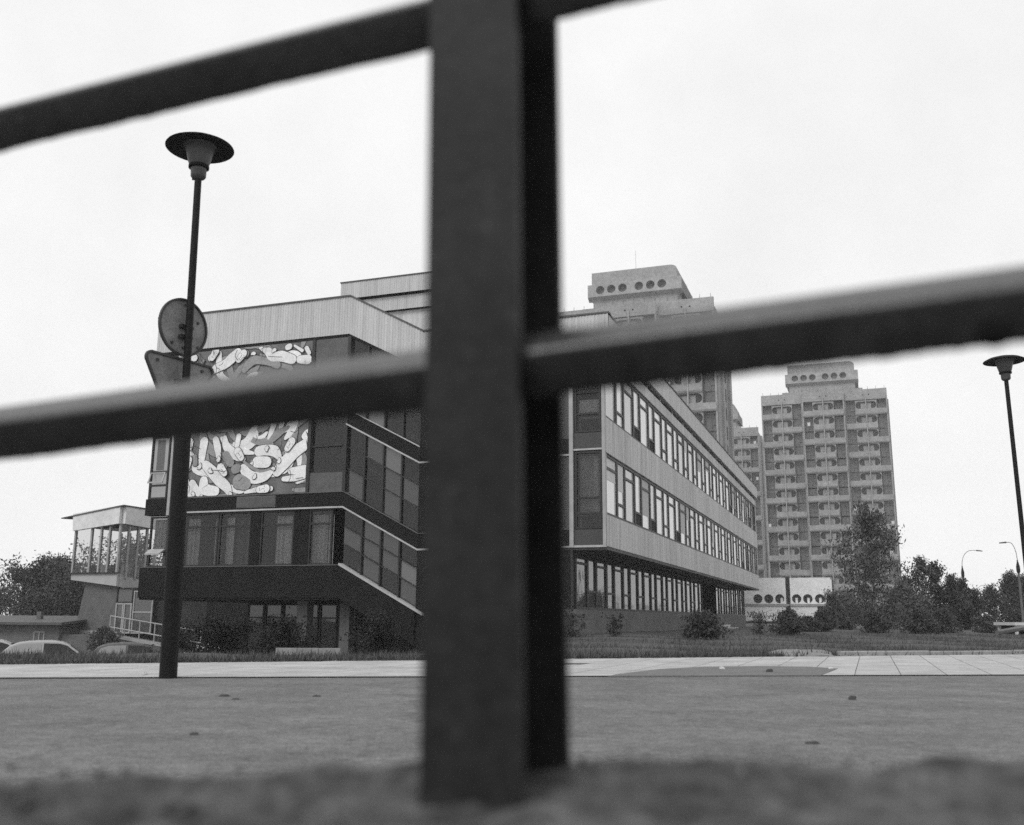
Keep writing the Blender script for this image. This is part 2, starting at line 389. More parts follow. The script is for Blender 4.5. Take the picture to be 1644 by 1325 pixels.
STUB = True
def blades(n, sampler, hmin, hmax, wd, seed):
    r_ = np.random.default_rng(seed); P = sampler(n, r_); n = len(P)
    h = r_.uniform(hmin, hmax, n) * (.6 + .8 * r_.random(n) ** 2); a = r_.uniform(0, 2 * np.pi, n); le = r_.normal(0, .35, (n, 2)) * h[:, None]
    wv = np.stack([np.cos(a), np.sin(a)], 1) * (wd * r_.uniform(.6, 1.4, n))[:, None]
    V = np.zeros((n, 3, 3)); V[:, 0] = P; V[:, 0, :2] -= wv; V[:, 1] = P; V[:, 1, :2] += wv; V[:, 2] = P; V[:, 2, :2] += le; V[:, 2, 2] += h
    return V.reshape(-1, 3)
def trimesh(name, V, mat, parent=None, loc=(0, 0, 0), nper=3):
    nf = len(V) // nper; me = bpy.data.meshes.new(name); me.vertices.add(len(V)); me.vertices.foreach_set('co', V.astype(np.float32).ravel())
    me.loops.add(len(V)); me.loops.foreach_set('vertex_index', np.arange(len(V), dtype=np.int32))
    me.polygons.add(nf); me.polygons.foreach_set('loop_start', np.arange(0, len(V), nper, dtype=np.int32)); me.polygons.foreach_set('loop_total', np.full(nf, nper, dtype=np.int32))
    me.update(calc_edges=True); me.validate(); me.materials.append(MATS[mat]); return link(name, me, parent, loc)
def sstep_np(a, b, x): t = np.clip((x - a) / (b - a), 0, 1); return t * t * (3 - 2 * t)
def terr_np(x, y):
    a = 1 - sstep_np(-5, 1.0, x); return -1.75 * a * sstep_np(16.0, 30, y) + .10 * sstep_np(20, 30, y) * (1 - a)
def verge_sampler(n, r_):
    x = r_.uniform(-16, 24, n); d = r_.random(n) ** 1.7 * 17; y = 12.98 + (x + 6.54) * .412 + d
    keep = ~((np.abs(x - 5.35) < .6) & (d < .55)); x, y = x[keep], y[keep]
    cl = np.sin(x * 2.3 + y) * np.sin(x * .9 - y * 1.7) + r_.normal(0, .5, len(x)); k2 = cl > -.75; x, y = x[k2], y[k2]
    return np.stack([x, y, terr_np(x, y) - .02], 1)
V = blades(170000, verge_sampler, .04, .15, .010, 5)
tag(trimesh('grass', V, 'grass'), 'rough unmown grass on the verge behind the pavement', 'grass', kind='stuff')
def edge_sampler(n, r_):
    x = r_.uniform(-16, 24, n); y = 13.0 + (x + 6.54) * .412 + r_.random(n) * .25
    return np.stack([x, y, np.zeros(n)], 1)
V = blades(9000, edge_sampler, .05, .16, .012, 8)
tag(trimesh('edge_shade_blades', V, 'leaf_dark'), 'dark weeds along the edge of the pavement, edge shadow put into their colour', 'tufts', kind='stuff')  # shadow at the verge edge coloured in with darker blades

def bank_sampler(n, r_):
    x = r_.uniform(-1.9, 1.9, n); y = r_.uniform(.7, 1.5, n); k2 = np.sin(x * 7 + y * 5) * np.sin(x * 3.1 - y * 9) + r_.normal(0, .5, n) > .25; x, y = x[k2], y[k2]
    e = 1.37 + .05 * np.sin(x * 2.1) + .03 * np.sin(x * 5.3 + 1)
    z = (.455 + .030 * sstep_np(1.0, 1.22, y)) * (1 - sstep_np(e - .2, e + .4, y)); return np.stack([x, y, z - .004], 1)
V = blades(12000, bank_sampler, .005, .016, .003, 15)
tag(trimesh('bank_stubble', V, 'stubble'), 'blurred short dry stubble on the foreground bank', 'grass', kind='stuff')

# ------------------------------------------------------------------ fence in the foreground
FP = (-.0249, 1.1, .0)
fence = thing('steel_fence', 'out-of-focus dark painted steel fence, post and two rails close to the lens', 'fence', (FP[0], FP[1], .44), -PHI)
h = .056; tf = .012
m = MB()      # post given an H shape so its side recess darkens the right face
hb = .118; m.prism([(-h, -h), (h, -h), (h, -h + tf), (.007, -h + tf), (.007, hb - tf), (h, hb - tf), (h, hb), (-h, hb), (-h, hb - tf), (-.007, hb - tf), (-.007, -h + tf), (-h, -h + tf)], -.25, 1.35, 'z')
o = m.build('post', 'paint_dark', fence, (.004, 0, 0)); o.rotation_euler.y = R(-.75)
def rail(s0, s1, zc, slope, seed, mat='paint_rail'):
    r_ = random.Random(seed); m = MB(); n = 150; side = .0305; rc = .007; tw = R(38)
    prof = []
    for qx, qz, a0 in ((1, 1, 0), (-1, 1, 90), (-1, -1, 180), (1, -1, 270)):
        for k_ in range(5):
            a = R(a0 + k_ * 22.5); prof.append((qx * (side - rc) + rc * math.cos(a), qz * (side - rc) + rc * math.sin(a)))
    np_ = len(prof); wob = 0
    for i in range(n + 1):
        s = s0 + (s1 - s0) * i / n; wob = wob * .8 + r_.uniform(-.0007, .0007)
        for (a, b) in prof:
            y = a * math.cos(tw) - b * math.sin(tw); z = a * math.sin(tw) + b * math.cos(tw)
            if z < -.028: z += wob + r_.choice((0, 0, 0, 0, -.0008, .0005))
            m.v.append((s, y, zc - .44 + slope * s + z))
    for i in range(n):
        for j in range(np_):
            j2 = (j + 1) % np_; m.f.append((i * np_ + j, i * np_ + j2, (i + 1) * np_ + j2, (i + 1) * np_ + j))
    m.f.append(tuple(range(np_ - 1, -1, -1))); m.f.append(tuple(range(n * np_, (n + 1) * np_)))
    return m.build('rail', mat, fence, smooth=True)
rail(-2.4, -.008, .932, .042, 1); rail(.008, 1.0, .932, .042, 2)
rail(-2.4, -.008, 1.408, .031, 3); rail(.008, 1.0, 1.408, .031, 4)
m = MB(); m.tube([(0, 0, -.002), (0, 0, .004), (0, 0, .006)], [.017, .017, .013], 20)
o = m.build('boss', 'paint_dark', fence, (.53, -.0135, .932 - .44 + .042 * .53 - .0275), smooth=True)
o.rotation_euler = (R(180 - 52 + 0), 0, 0)
for sx in (-1, 1):     # weld fillets where rails meet the post
    for zc in (.932, 1.408): lump('weld', 'paint_dark', (sx * .010, 0, zc - .44 - .03), .012, .03, .02, 5, fence, n=10)

# ------------------------------------------------------------------ street lamps
def street_lamp(label, loc, lean=(0, 0), hgt=6.05, slv=2.7):
    L = thing('street_lamp', label, 'street lamp', loc, 0, 'mushroom street lamps')
    L.rotation_euler = (lean[0], lean[1], 0)
    m = MB(); m.lathe([(.092, -.1), (.090, slv), (.085, slv + .06), (.046, slv + .14)], 20); m.build('base_sleeve', 'lamp_dark', L, smooth=True)
    m = MB(); m.lathe([(.044, slv - .05), (.040, hgt - .36), (.036, hgt - .30)], 14); m.build('pole', 'lamp_dark', L, smooth=True)
    m = MB(); m.lathe([(.036, hgt - .38), (.075, hgt - .36), (.088, hgt - .34), (.090, hgt - .24), (.094, hgt - .23)], 24); m.build('neck', 'lamp_metal', L, smooth=True)
    m = MB(); m.lathe([(.094, hgt - .245), (.118, hgt - .235), (.118, hgt - .205), (.105, hgt - .20)], 24); m.build('collar', 'lamp_dark', L, smooth=True)
    m = MB(); m.lathe([(.108, hgt - .205), (.125, hgt - .16), (.150, hgt - .06), (.168, hgt + .015), (.20, hgt + .05)], 32); m.build('lantern', 'lamp_metal', L, smooth=True)
    m = MB(); m.lathe([(.19, hgt + .042), (.30, hgt + .036), (.385, hgt + .012), (.392, hgt + .018), (.385, hgt + .030), (.30, hgt + .075), (.15, hgt + .115), (.03, hgt + .13)], 40); m.build('shade', 'lamp_dark', L, smooth=True)
    m = MB(); m.tube([(-.07, 0, hgt - .375), (-.028, 0, hgt - .375)], .011, 8); m.build('screw', 'lamp_dark', L)
    return L
street_lamp('tall mushroom-shaped street lamp carrying two road signs, beside the mural building', (-3.612, 10.62, 0), (0, R(-1.0)))
street_lamp('slim mushroom-shaped street lamp at the right edge, no signs', (9.93, 18.9, 0), (0, R(-.35)), 5.75, 1.3)

# road signs seen from behind (hang from the lamp)
SGA = R(58)
sg = thing('round_road_sign', 'back of a round metal road sign clamped to the lamp pole', 'road sign', (-3.765, 10.67, 3.875), SGA)
def disc(r, y0, y1, n=40): return [(r * math.cos(2 * math.pi * i / n), r * math.sin(2 * math.pi * i / n)) for i in range(n)]
m = MB(); m.prism(disc(.315, 0, 0), .0, .006); m.build('plate', 'sign_back', sg)
m = MB()
for i in range(48):
    a, b = 2 * math.pi * i / 48, 2 * math.pi * (i + 1) / 48
    for r1, r2, y1, y2 in ((.315, .337, -.02, -.02), (.337, .337, -.02, .012), (.337, .315, .012, .012), (.315, .315, .012, -.02)):
        m.quad((r1 * math.cos(a), y1, r1 * math.sin(a)), (r1 * math.cos(b), y1, r1 * math.sin(b)), (r2 * math.cos(b), y2, r2 * math.sin(b)), (r2 * math.cos(a), y2, r2 * math.sin(a)))
m.build('rim', 'sign_rim', sg, smooth=True)
m = MB(); m.box(-.06, .10, -.06, -.0, -.02, .02); m.build('bracket', 'sign_rim', sg)
m = MB(); m.box(-.06, .10, -.06, -.0, -.14, -.10); m.build('bracket', 'sign_rim', sg)
for q in ((-.14, -.21), (.02, .27), (.22, -.19), (.02, -.24), (.2, .1)):
    m = MB(); m.tube([(q[0], 0, q[1]), (q[0], -.014, q[1])], .017, 8); m.build('bolt', 'sign_rim', sg)
sg = thing('triangular_road_sign', 'back of a triangular metal road sign, point downwards, under the round one', 'road sign', (-3.765, 10.67, 3.09), SGA); sg.scale = (1.15, 1, 1.15)
def tri(e, rc=.05):
    P = []; c = [(-.42, .364), (.42, .364), (0, -.364)]
    for i, (x, z) in enumerate(c):
        a0 = (90 if i == 1 else 210 if i == 0 else -30)
        ln = math.hypot(x, z); cx, cz = x * (1 - .19), z * (1 - .19) if i < 2 else -.364 * .76
        mid = math.degrees(math.atan2(z, x))
        for k_ in range(7):
            a = R(mid - 60 + k_ * 20); P.append((cx + (rc + e) * math.cos(a), cz + (rc + e) * math.sin(a)))
    ccx = sum(p[0] for p in P) / len(P); ccz = sum(p[1] for p in P) / len(P)
    return sorted(P, key=lambda p: math.atan2(p[1] - ccz, p[0] - ccx))
ti, to = tri(.0), tri(.022)
m = MB(); m.prism(ti, 0, .006); m.build('plate', 'sign_back', sg)
m = MB(); n_ = len(ti)
for i in range(n_):
    j = (i + 1) % n_
    m.quad((*[ti[i][0]], -.02, ti[i][1]), (ti[j][0], -.02, ti[j][1]), (to[j][0], -.02, to[j][1]), (to[i][0], -.02, to[i][1]))
    m.quad((to[i][0], -.02, to[i][1]), (to[j][0], -.02, to[j][1]), (to[j][0], .012, to[j][1]), (to[i][0], .012, to[i][1]))
    m.quad((ti[i][0], -.02, ti[i][1]), (ti[i][0], .012, ti[i][1]), (ti[j][0], .012, ti[j][1]), (ti[j][0], -.02, ti[j][1]))
m.build('rim', 'sign_rim', sg)
m = MB(); m.box(-.06, .12, -.06, 0, .10, .14); m.build('bracket', 'sign_rim', sg)
for q in ((-.27, .29), (.27, .29), (0, -.2)):
    m = MB(); m.tube([(q[0], 0, q[1]), (q[0], -.014, q[1])], .017, 8); m.build('bolt', 'sign_rim', sg)

# ------------------------------------------------------------------ office building with mural
BO = (3.177, 32.5)
bld = thing('office_building', 'long modernist office building with a figure mural and ribbon windows', 'building', (BO[0], BO[1], 0), -PHI)
def bp(name, m, mat, smooth=False, parent=None): return m.build(name, mat, parent or bld, smooth=smooth)

def corrugated(path, zlo, zhi, pitch=.115, dep=.012, out=None):
    """ribbed metal cladding along plan points; zlo/zhi per point"""
    m = MB()
    for i in range(len(path) - 1):
        (x0, y0), (x1, y1) = path[i], path[i + 1]
        L = math.hypot(x1 - x0, y1 - y0); n = max(1, int(L / pitch)); nxn, nyn = (y1 - y0) / L, -(x1 - x0) / L
        pts = []
        for k_ in range(n):
            for f_, d in ((0, 0), (.5, 0), (.55, dep), (.95, dep)):
                pts.append(((k_ + f_) / n, d))
        pts.append((1, 0))
        for (f1, d1), (f2, d2) in zip(pts[:-1], pts[1:]):
            def V(f_, d, top):
                z0, z1 = (zhi[i], zhi[i + 1]) if top else (zlo[i], zlo[i + 1])
                return (x0 + (x1 - x0) * f_ + nxn * d, y0 + (y1 - y0) * f_ + nyn * d, z0 + (z1 - z0) * f_)
            m.quad(V(f1, d1, 0), V(f2, d2, 0), V(f2, d2, 1), V(f1, d1, 1))
    return m

# --- closed inner volumes behind the glazing
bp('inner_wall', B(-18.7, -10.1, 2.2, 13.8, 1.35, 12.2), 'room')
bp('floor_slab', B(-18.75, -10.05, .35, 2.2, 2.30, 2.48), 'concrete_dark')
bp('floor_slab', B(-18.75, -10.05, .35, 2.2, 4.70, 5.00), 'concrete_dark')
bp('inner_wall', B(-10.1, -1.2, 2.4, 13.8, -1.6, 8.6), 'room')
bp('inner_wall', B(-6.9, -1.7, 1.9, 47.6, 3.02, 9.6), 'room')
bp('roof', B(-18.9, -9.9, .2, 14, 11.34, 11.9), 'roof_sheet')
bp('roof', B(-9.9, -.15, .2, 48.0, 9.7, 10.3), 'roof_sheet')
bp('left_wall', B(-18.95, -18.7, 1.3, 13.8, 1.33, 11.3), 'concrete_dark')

# --- cornice: ribbed pale cladding, flat, down the stair, flat again
bp('cornice', corrugated([(-19.1, 10.0), (-19.1, 0.0), (-10.05, 0.0), (-6.92, 0.0), (-1.3, 0.0), (.16, -.02)], [11.3, 11.3, 11.3, 9.66, 9.66, 9.66], [12.8, 12.8, 12.8, 11.10, 11.07, 11.07]), 'clad')
m = MB(); m.box(-19.14, -10.05, -.05, .25, 12.8, 12.86); m.prism([(-10.05, 12.8), (-6.92, 11.10), (-6.92, 11.16), (-10.05, 12.86)], -.05, .25); m.box(-6.92, .2, -.05, .25, 11.08, 11.14); m.box(-19.14, -18.8, .25, 10, 12.8, 12.86)
bp('cornice_cap', m, 'clad_cap')
m = MB(); m.box(-19.05, -10.05, .02, .8, 11.18, 11.29); m.prism([(-10.05, 11.18), (-6.92, 9.54), (-6.92, 9.65), (-10.05, 11.29)], .02, .8); m.box(-6.92, -1.2, .02, .8, 9.54, 9.65)
bp('cornice_soffit', m, 'concrete_dark')
# rear roof block
m = corrugated([(-15.2, 16), (-15.2, 8), (-8.0, 8)], [15.78, 15.78, 15.78], [16.6, 16.6, 16.6]); bp('roof_block_cladding', m, 'clad')
m = corrugated([(-15.0, 16), (-15.0, 8.2), (-8.0, 8.2)], [15.02, 15.02, 15.02], [15.70, 15.70, 15.70]); bp('roof_block_cladding', m, 'clad')
bp('roof_block', B(-14.7, -8.05, 8.4, 16, 11.9, 15.0), 'panel'); bp('roof_block', B(-14.9, -8.05, 8.3, 16, 15.0, 16.5), 'concrete_dark')
m = MB(); m.box(-15.24, -8.0, 7.95, 8.2, 16.6, 16.65); bp('cornice_cap', m, 'clad_cap')

# --- dark bands (spandrels) with pale drip edges
DROP = 1.62
def band(zlo, zhi, s0, y0, y1, mat, name, flat=True):
    m = MB()
    m.box(s0, -10.0, y0, y1, zlo, zhi)
    m.prism([(-10.0, zlo), (-6.92, zlo - DROP), (-6.92, zhi - DROP), (-10.0, zhi)], y0, y1)
    if flat: m.box(-6.92, -1.2, y0, y1, zlo - DROP, zhi - DROP)
    return bp(name, m, mat)
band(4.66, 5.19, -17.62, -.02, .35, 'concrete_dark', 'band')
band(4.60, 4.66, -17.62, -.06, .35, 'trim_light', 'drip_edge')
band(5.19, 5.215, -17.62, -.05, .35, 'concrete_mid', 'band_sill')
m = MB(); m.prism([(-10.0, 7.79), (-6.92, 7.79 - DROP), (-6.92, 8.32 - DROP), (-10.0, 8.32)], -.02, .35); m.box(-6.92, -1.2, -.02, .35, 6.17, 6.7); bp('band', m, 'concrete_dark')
m = MB(); m.prism([(-10.0, 7.73), (-6.92, 7.73 - DROP), (-6.92, 7.79 - DROP), (-10.0, 7.79)], -.06, .35); m.box(-6.92, -1.2, -.06, .35, 6.11, 6.17); bp('drip_edge', m, 'trim_light')
m = MB(); m.prism([(-10.0, 8.32), (-6.92, 8.32 - DROP), (-6.92, 8.36 - DROP), (-10.0, 8.36)], -.05, .35); bp('band_sill', m, 'trim_light')
# lower band: individual panels, then the stair flank
for k_, (a, b) in enumerate(((-18.9, -17.0), (-16.99, -14.6), (-14.59, -11.9), (-11.89, -10.0))):
    bp('spandrel_panel', B(a, b, -.14, .35, 1.33, 2.49), 'concrete_dark')
m = MB(); m.prism([(-10.0, 1.33), (-6.92, 1.33 - DROP), (-6.92, 2.49 - DROP), (-10.0, 2.49)], -.14, .35); bp('stair_flank', m, 'concrete_dark')
m = MB(); m.prism([(-10.0, 2.49), (-6.6, 2.49 - DROP * 1.1), (-6.6, 2.57 - DROP * 1.1), (-10.0, 2.57)], -.18, .35); bp('drip_edge', m, 'trim_light')
bp('band_sill', B(-18.9, -10.0, -.16, .35, 2.49, 2.515), 'concrete_mid')
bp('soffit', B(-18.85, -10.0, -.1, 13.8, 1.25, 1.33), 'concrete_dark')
bp('sign_plate', B(-14.65, -12.9, -.045, -.02, 4.72, 5.16), 'concrete_mid')
for q in range(3): bp('sign_plate', B(-14.62 + q * .58, -14.62 + q * .58 + .55, -.055, -.045, 4.75, 5.13), 'brick_dark')

# --- first-floor windows and piers on the mural side
def window(x0, x1, z0, z1, y, parent, fr='frame_dark', gl='glass_clear', bars_z=(), bars_x=(), wd=.06, dp=.09):
    m = MB(); m.box(x0, x1, y, y + dp, z0, z0 + wd); m.box(x0, x1, y, y + dp, z1 - wd, z1)
    m.box(x0, x0 + wd, y, y + dp, z0 + wd, z1 - wd); m.box(x1 - wd, x1, y, y + dp, z0 + wd, z1 - wd)
    for b in bars_z: m.box(x0 + wd, x1 - wd, y + .005, y + dp - .005, b - wd / 2, b + wd / 2)
    for b in bars_x: m.box(b - wd / 2, b + wd / 2, y + .008, y + dp - .008, z0 + wd, z1 - wd)
    o = m.build('window', fr, parent)
    m = MB(); m.quad((x0 + wd, y + dp * .6, z0 + wd), (x1 - wd, y + dp * .6, z0 + wd), (x1 - wd, y + dp * .6, z1 - wd), (x0 + wd, y + dp * .6, z1 - wd))
    m.build('pane', gl, o); return o
def drape(x0, x1, z0, z1, y, parent, mat='curtain'):
    m = MB(); n = max(6, int((x1 - x0) / .05)); ph = random.random() * 6
    P = [(x0 + (x1 - x0) * i / n, y + .05 * math.sin(i * 1.3 + ph) + .02 * math.sin(i * 2.9)) for i in range(n + 1)]
    for a, b in zip(P[:-1], P[1:]): m.quad((a[0], a[1], z0), (b[0], b[1], z0), (b[0], b[1], z1), (a[0], a[1], z1))
    return m.build('curtain', mat, parent, smooth=True)
for (a, b, gap) in ((-17.2, -15.48, 0), (-15.45, -14.0, 0), (-13.57, -12.08, 0), (-11.45, -10.45, 0)):
    o = window(a, b, 2.52, 4.59, .06, bld, bars_z=(4.05,), wd=.07)
for (a, b) in ((-17.1, -16.55), (-15.8, -15.5), (-15.3, -14.9), (-14.3, -14.05), (-13.0, -12.15), (-11.4, -10.75), (-10.7, -10.5)): drape(a, b, 2.55, 4.4, .32, bld)
drape(-14.9, -14.3, 2.55, 4.4, .5, bld, 'concrete_mid')
drape(-16.45, -15.9, 2.9, 4.0, 1.4, bld, 'concrete_mid')
for (a, b) in ((-14.0, -13.57), (-12.08, -11.45)): bp('pier', B(a, b, .03, .35, 2.515, 4.6), 'concrete_dark')
bp('pier', B(-17.75, -17.22, -.04, .35, 2.515, 4.6), 'concrete_dark')

# --- left-hand bay with casements and a pale fin
for (z0, z1) in ((5.2, 7.75), (8.3, 11.1)):
    o = window(-18.85, -17.95, z0, z1, -.08, bld, bars_z=(z0 + .55, z0 + 1.1), gl='glass_dull', wd=.07)
    for q in ((z0 + .62, z0 + 1.02),):
        m = MB(); m.box(-18.76, -18.04, -.30, -.26, q[0], q[0] + .06); m.box(-18.76, -18.04, -.14, -.1, q[1], q[1] + .05); m.prism([(-.30, q[0]), (-.26, q[0]), (-.10, q[1] + .05), (-.14, q[1] + .05)], -18.76, -18.71, 'x'); m.prism([(-.30, q[0]), (-.26, q[0]), (-.10, q[1] + .05), (-.14, q[1] + .05)], -18.09, -18.04, 'x')
        m.build('open_sash', 'frame_light', o)
    drape(-18.8, -18.4, z0 + 1.2, z1 - .1, .18, bld)
bp('bay_band', B(-18.9, -17.85, -.12, .3, 4.55, 5.2), 'concrete_dark'); bp('bay_band', B(-18.9, -17.85, -.12, .3, 7.75, 8.3), 'concrete_dark')
window(-18.7, -17.8, 2.52, 4.5, .02, bld, bars_z=(3.1,)); drape(-18.6, -17.9, 3.1, 4.4, .25, bld)
m = MB(); m.prism([(-.30, 2.98), (.0, 3.16), (.0, 3.22), (-.30, 3.04)], -18.6, -17.9, 'x'); bp('open_sash', m, 'frame_light')
bp('fin', B(-17.85, -17.72, -.14, .3, 4.53, 11.28), 'frame_light')
bp('wall', B(-17.72, -17.36, .0, .4, 5.2, 11.2), 'concrete_dark')
bp('wall', B(-17.72, -11.5, .3, .5, 5.2, 11.2), 'room')

# --- glazing right of the mural and along the stair
def glaze(name, poly, y, gl):
    if gl == 'glass_stair': gl = random.choice(('glass_stair', 'glass_stair', 'glass_stair_b', 'glass_stair_b', 'glass_stair_c'))
    m = MB(); m.quad(*[(p[0], y, p[1]) for p in poly]); return m.build(name, gl, bld)
LV = ((5.21, 7.73), (8.35, 11.18))
bp('mullion', B(-11.62, -11.5, -.04, .3, 5.22, 11.2), 'frame_dark'); bp('mullion', B(-10.06, -9.94, -.04, .3, 5.22, 11.2), 'frame_dark')
bp('brick_apron', B(-11.5, -10.06, .02, .25, 5.22, 5.95), 'brick_dark'); bp('brick_apron', B(-11.5, -10.06, .02, .25, 9.75, 11.18), 'concrete_mid')
for a, b in ((5.95, 6.95), (6.99, 8.6), (8.64, 9.75)):
    glaze('stair_pane', [(-11.5, a), (-10.06, a), (-10.06, b), (-11.5, b)], .12, 'glass_stair')
for z in (5.97, 6.97, 8.62, 9.73): bp('transom', B(-11.5, -10.06, .03, .2, z - .025, z + .025), 'frame_dark')
def sl(s): return -(s + 10.0) / 3.08 * DROP
ss = [-10.0, -9.2, -8.42, -7.66, -6.92]
for z0, z1 in LV + ((2.57, 4.60),):
    for a, b in zip(ss[:-1], ss[1:]):
        hh = (z1 - z0)
        for f0, f1 in ((0, .36), (.36, .68), (.68, 1)):
            za, zb = z0 + hh * f0, z0 + hh * f1
            glaze('stair_pane', [(a + .03, za + sl(a)), (b, za + sl(b)), (b, zb + sl(b)), (a + .03, zb + sl(a))], .12, 'glass_stair')
        bp('mullion', B(b - .03, b + .03, .02, .22, z0 + sl(b) + .0, z1 + sl(b)), 'frame_dark')
    for f0 in (.36, .68):
        m = MB(); z = z0 + (z1 - z0) * f0; m.prism([(-9.94, z + sl(-9.94) - .022), (-6.95, z + sl(-6.95) - .022), (-6.95, z + sl(-6.95) + .022), (-9.94, z + sl(-9.94) + .022)], .04, .2); bp('transom', m, 'frame_dark')
bp('stair_pier', B(-6.92, -6.3, -.02, .4, -1.6, 9.6), 'concrete_dark')
# inside: the flights of stairs seen through the panes
for z in (5.3, 8.4, 2.3):
    m = MB(); m.prism([(-9.8, z), (-7.0, z - 1.55), (-7.0, z - 1.35), (-9.8, z + .2)], .9, 2.2); bp('stair_flight', m, 'concrete_mid')
    m = MB(); m.prism([(-9.8, z + 1.05), (-7.0, z - .5), (-7.0, z - .45), (-9.8, z + 1.1)], .8, .84); bp('handrail', m, 'frame_light')
# link towards the right wing
for z0, z1 in ((3.57, 6.11), (6.72, 9.5), (.9, 2.9)):
    for q in range(4):
        a = -6.3 + q * 1.27; glaze('link_pane', [(a + .04, z0), (a + 1.23, z0), (a + 1.23, z1), (a + .04, z1)], .12, 'glass_stair'); bp('mullion', B(a + 1.23, a + 1.31, .02, .22, z0, z1), 'frame_dark')

# --- open ground floor under the mural block
for s, t in ((-18.0, 1.0), (-18.0, 7), (-18.0, 13), (-14.4, 13), (-11.9, .9), (-10.2, 1.0), (-10.2, 7)):
    bp('column', B(s - .2, s + .2, t - .2, t + .2, -2, 1.25), 'concrete_mid')
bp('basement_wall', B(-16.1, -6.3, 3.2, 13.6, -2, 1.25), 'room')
for q in range(7): window(-16.0 + q * .85, -15.2 + q * .85, -.9, 1.15, 3.05, bld, gl='glass_dull', bars_z=(.6,))
bp('pillar_cladding', B(-12.12, -11.68, .6, .7, -2, 1.25), 'concrete_mid')

# --- the mural: pale interlaced limbs in mosaic on grey ground
mural = bp('mural', B(-17.34, -11.64, .02, .10, 5.24, 11.18), 'mosaic_ground')
m = MB(); m.box(-17.38, -11.6, -.02, .06, 5.20, 5.24); m.box(-11.64, -11.60, -.02, .06, 5.24, 11.18); m.box(-17.38, -17.34, -.02, .06, 5.24, 11.18); m.build('mural_frame', 'concrete_mid', mural)
def blob(pts, rad, grow=0.0):
    """outline of a tapered rounded stroke"""
    P = []; n = len(pts)
    # resample with Catmull-Rom
    Q = []; Rr = []
    for i in range(n - 1):
        p0, p1, p2, p3 = pts[max(i - 1, 0)], pts[i], pts[i + 1], pts[min(i + 2, n - 1)]
        for k_ in range(5):
            t = k_ / 5
            Q.append(tuple(.5 * ((2 * p1[c]) + (-p0[c] + p2[c]) * t + (2 * p0[c] - 5 * p1[c] + 4 * p2[c] - p3[c]) * t * t + (-p0[c] + 3 * p1[c] - 3 * p2[c] + p3[c]) * t ** 3) for c in (0, 1)))
            Rr.append(rad[i] + (rad[i + 1] - rad[i]) * t + grow)
    Q.append(pts[-1]); Rr.append(rad[-1] + grow)
    return Q, Rr
def limb(pts, rad, mat, lift):
    for mt, g, l in ((mat, 0, lift + .012), ('mosaic_line', .022, lift)):
        Q, Rr = blob(pts, rad, g); m = MB(); n = len(Q); L, Rt = [], []
        for i in range(n):
            d = (Q[min(i + 1, n - 1)][0] - Q[max(i - 1, 0)][0], Q[min(i + 1, n - 1)][1] - Q[max(i - 1, 0)][1]); ln = math.hypot(*d) or 1
            nn = (-d[1] / ln, d[0] / ln); L.append((Q[i][0] + nn[0] * Rr[i], Q[i][1] + nn[1] * Rr[i])); Rt.append((Q[i][0] - nn[0] * Rr[i], Q[i][1] - nn[1] * Rr[i]))
        cl = lambda p: (min(max(p[0], -17.33), -11.65), min(max(p[1], 5.25), 11.17))
        y = .02 - l
        def seg(a, b, c, d_):
            a, b, c, d_ = cl(a), cl(b), cl(c), cl(d_); m.quad((a[0], y, a[1]), (b[0], y, b[1]), (c[0], y, c[1]), (d_[0], y, d_[1]))
            m.quad((a[0], y, a[1]), (d_[0], y, d_[1]), (d_[0], y + .012, d_[1]), (a[0], y + .012, a[1])); m.quad((b[0], y, b[1]), (b[0], y + .012, b[1]), (c[0], y + .012, c[1]), (c[0], y, c[1]))
        for i in range(n - 1): seg(L[i], Rt[i], Rt[i + 1], L[i + 1])
        for e, (ii, sgn) in enumerate(((0, -1), (n - 1, 1))):     # round caps
            j = 1 if ii == 0 else n - 2; d = ((Q[ii][0] - Q[j][0]), (Q[ii][1] - Q[j][1])); a0 = math.atan2(d[1], d[0]); c = cl(Q[ii])
            for k_ in range(6):
                a, b = a0 - math.pi / 2 + math.pi * k_ / 6, a0 - math.pi / 2 + math.pi * (k_ + 1) / 6
                p = cl((Q[ii][0] + Rr[ii] * math.cos(a), Q[ii][1] + Rr[ii] * math.sin(a))); q = cl((Q[ii][0] + Rr[ii] * math.cos(b), Q[ii][1] + Rr[ii] * math.sin(b)))
                k0 = len(m.v); m.v += [(c[0], y, c[1]), (p[0], y, p[1]), (q[0], y, q[1])]; m.f.append((k0, k0 + 1, k0 + 2))
        m.build('limb' if mt != 'mosaic_line' else 'limb_outline', mt, mural)
def lo(p): return (-17.3 + (p[0] - 100) / 1470 * 5.65, 5.3 + (700 - p[1] - (p[0] - 800) * .027) / 306)
def hi(p): return (-17.24 + (p[0] / 7.47 - 11) * .02925, 11.2 - (p[1] - (240 - (p[0] - 80) * .108)) / 306)
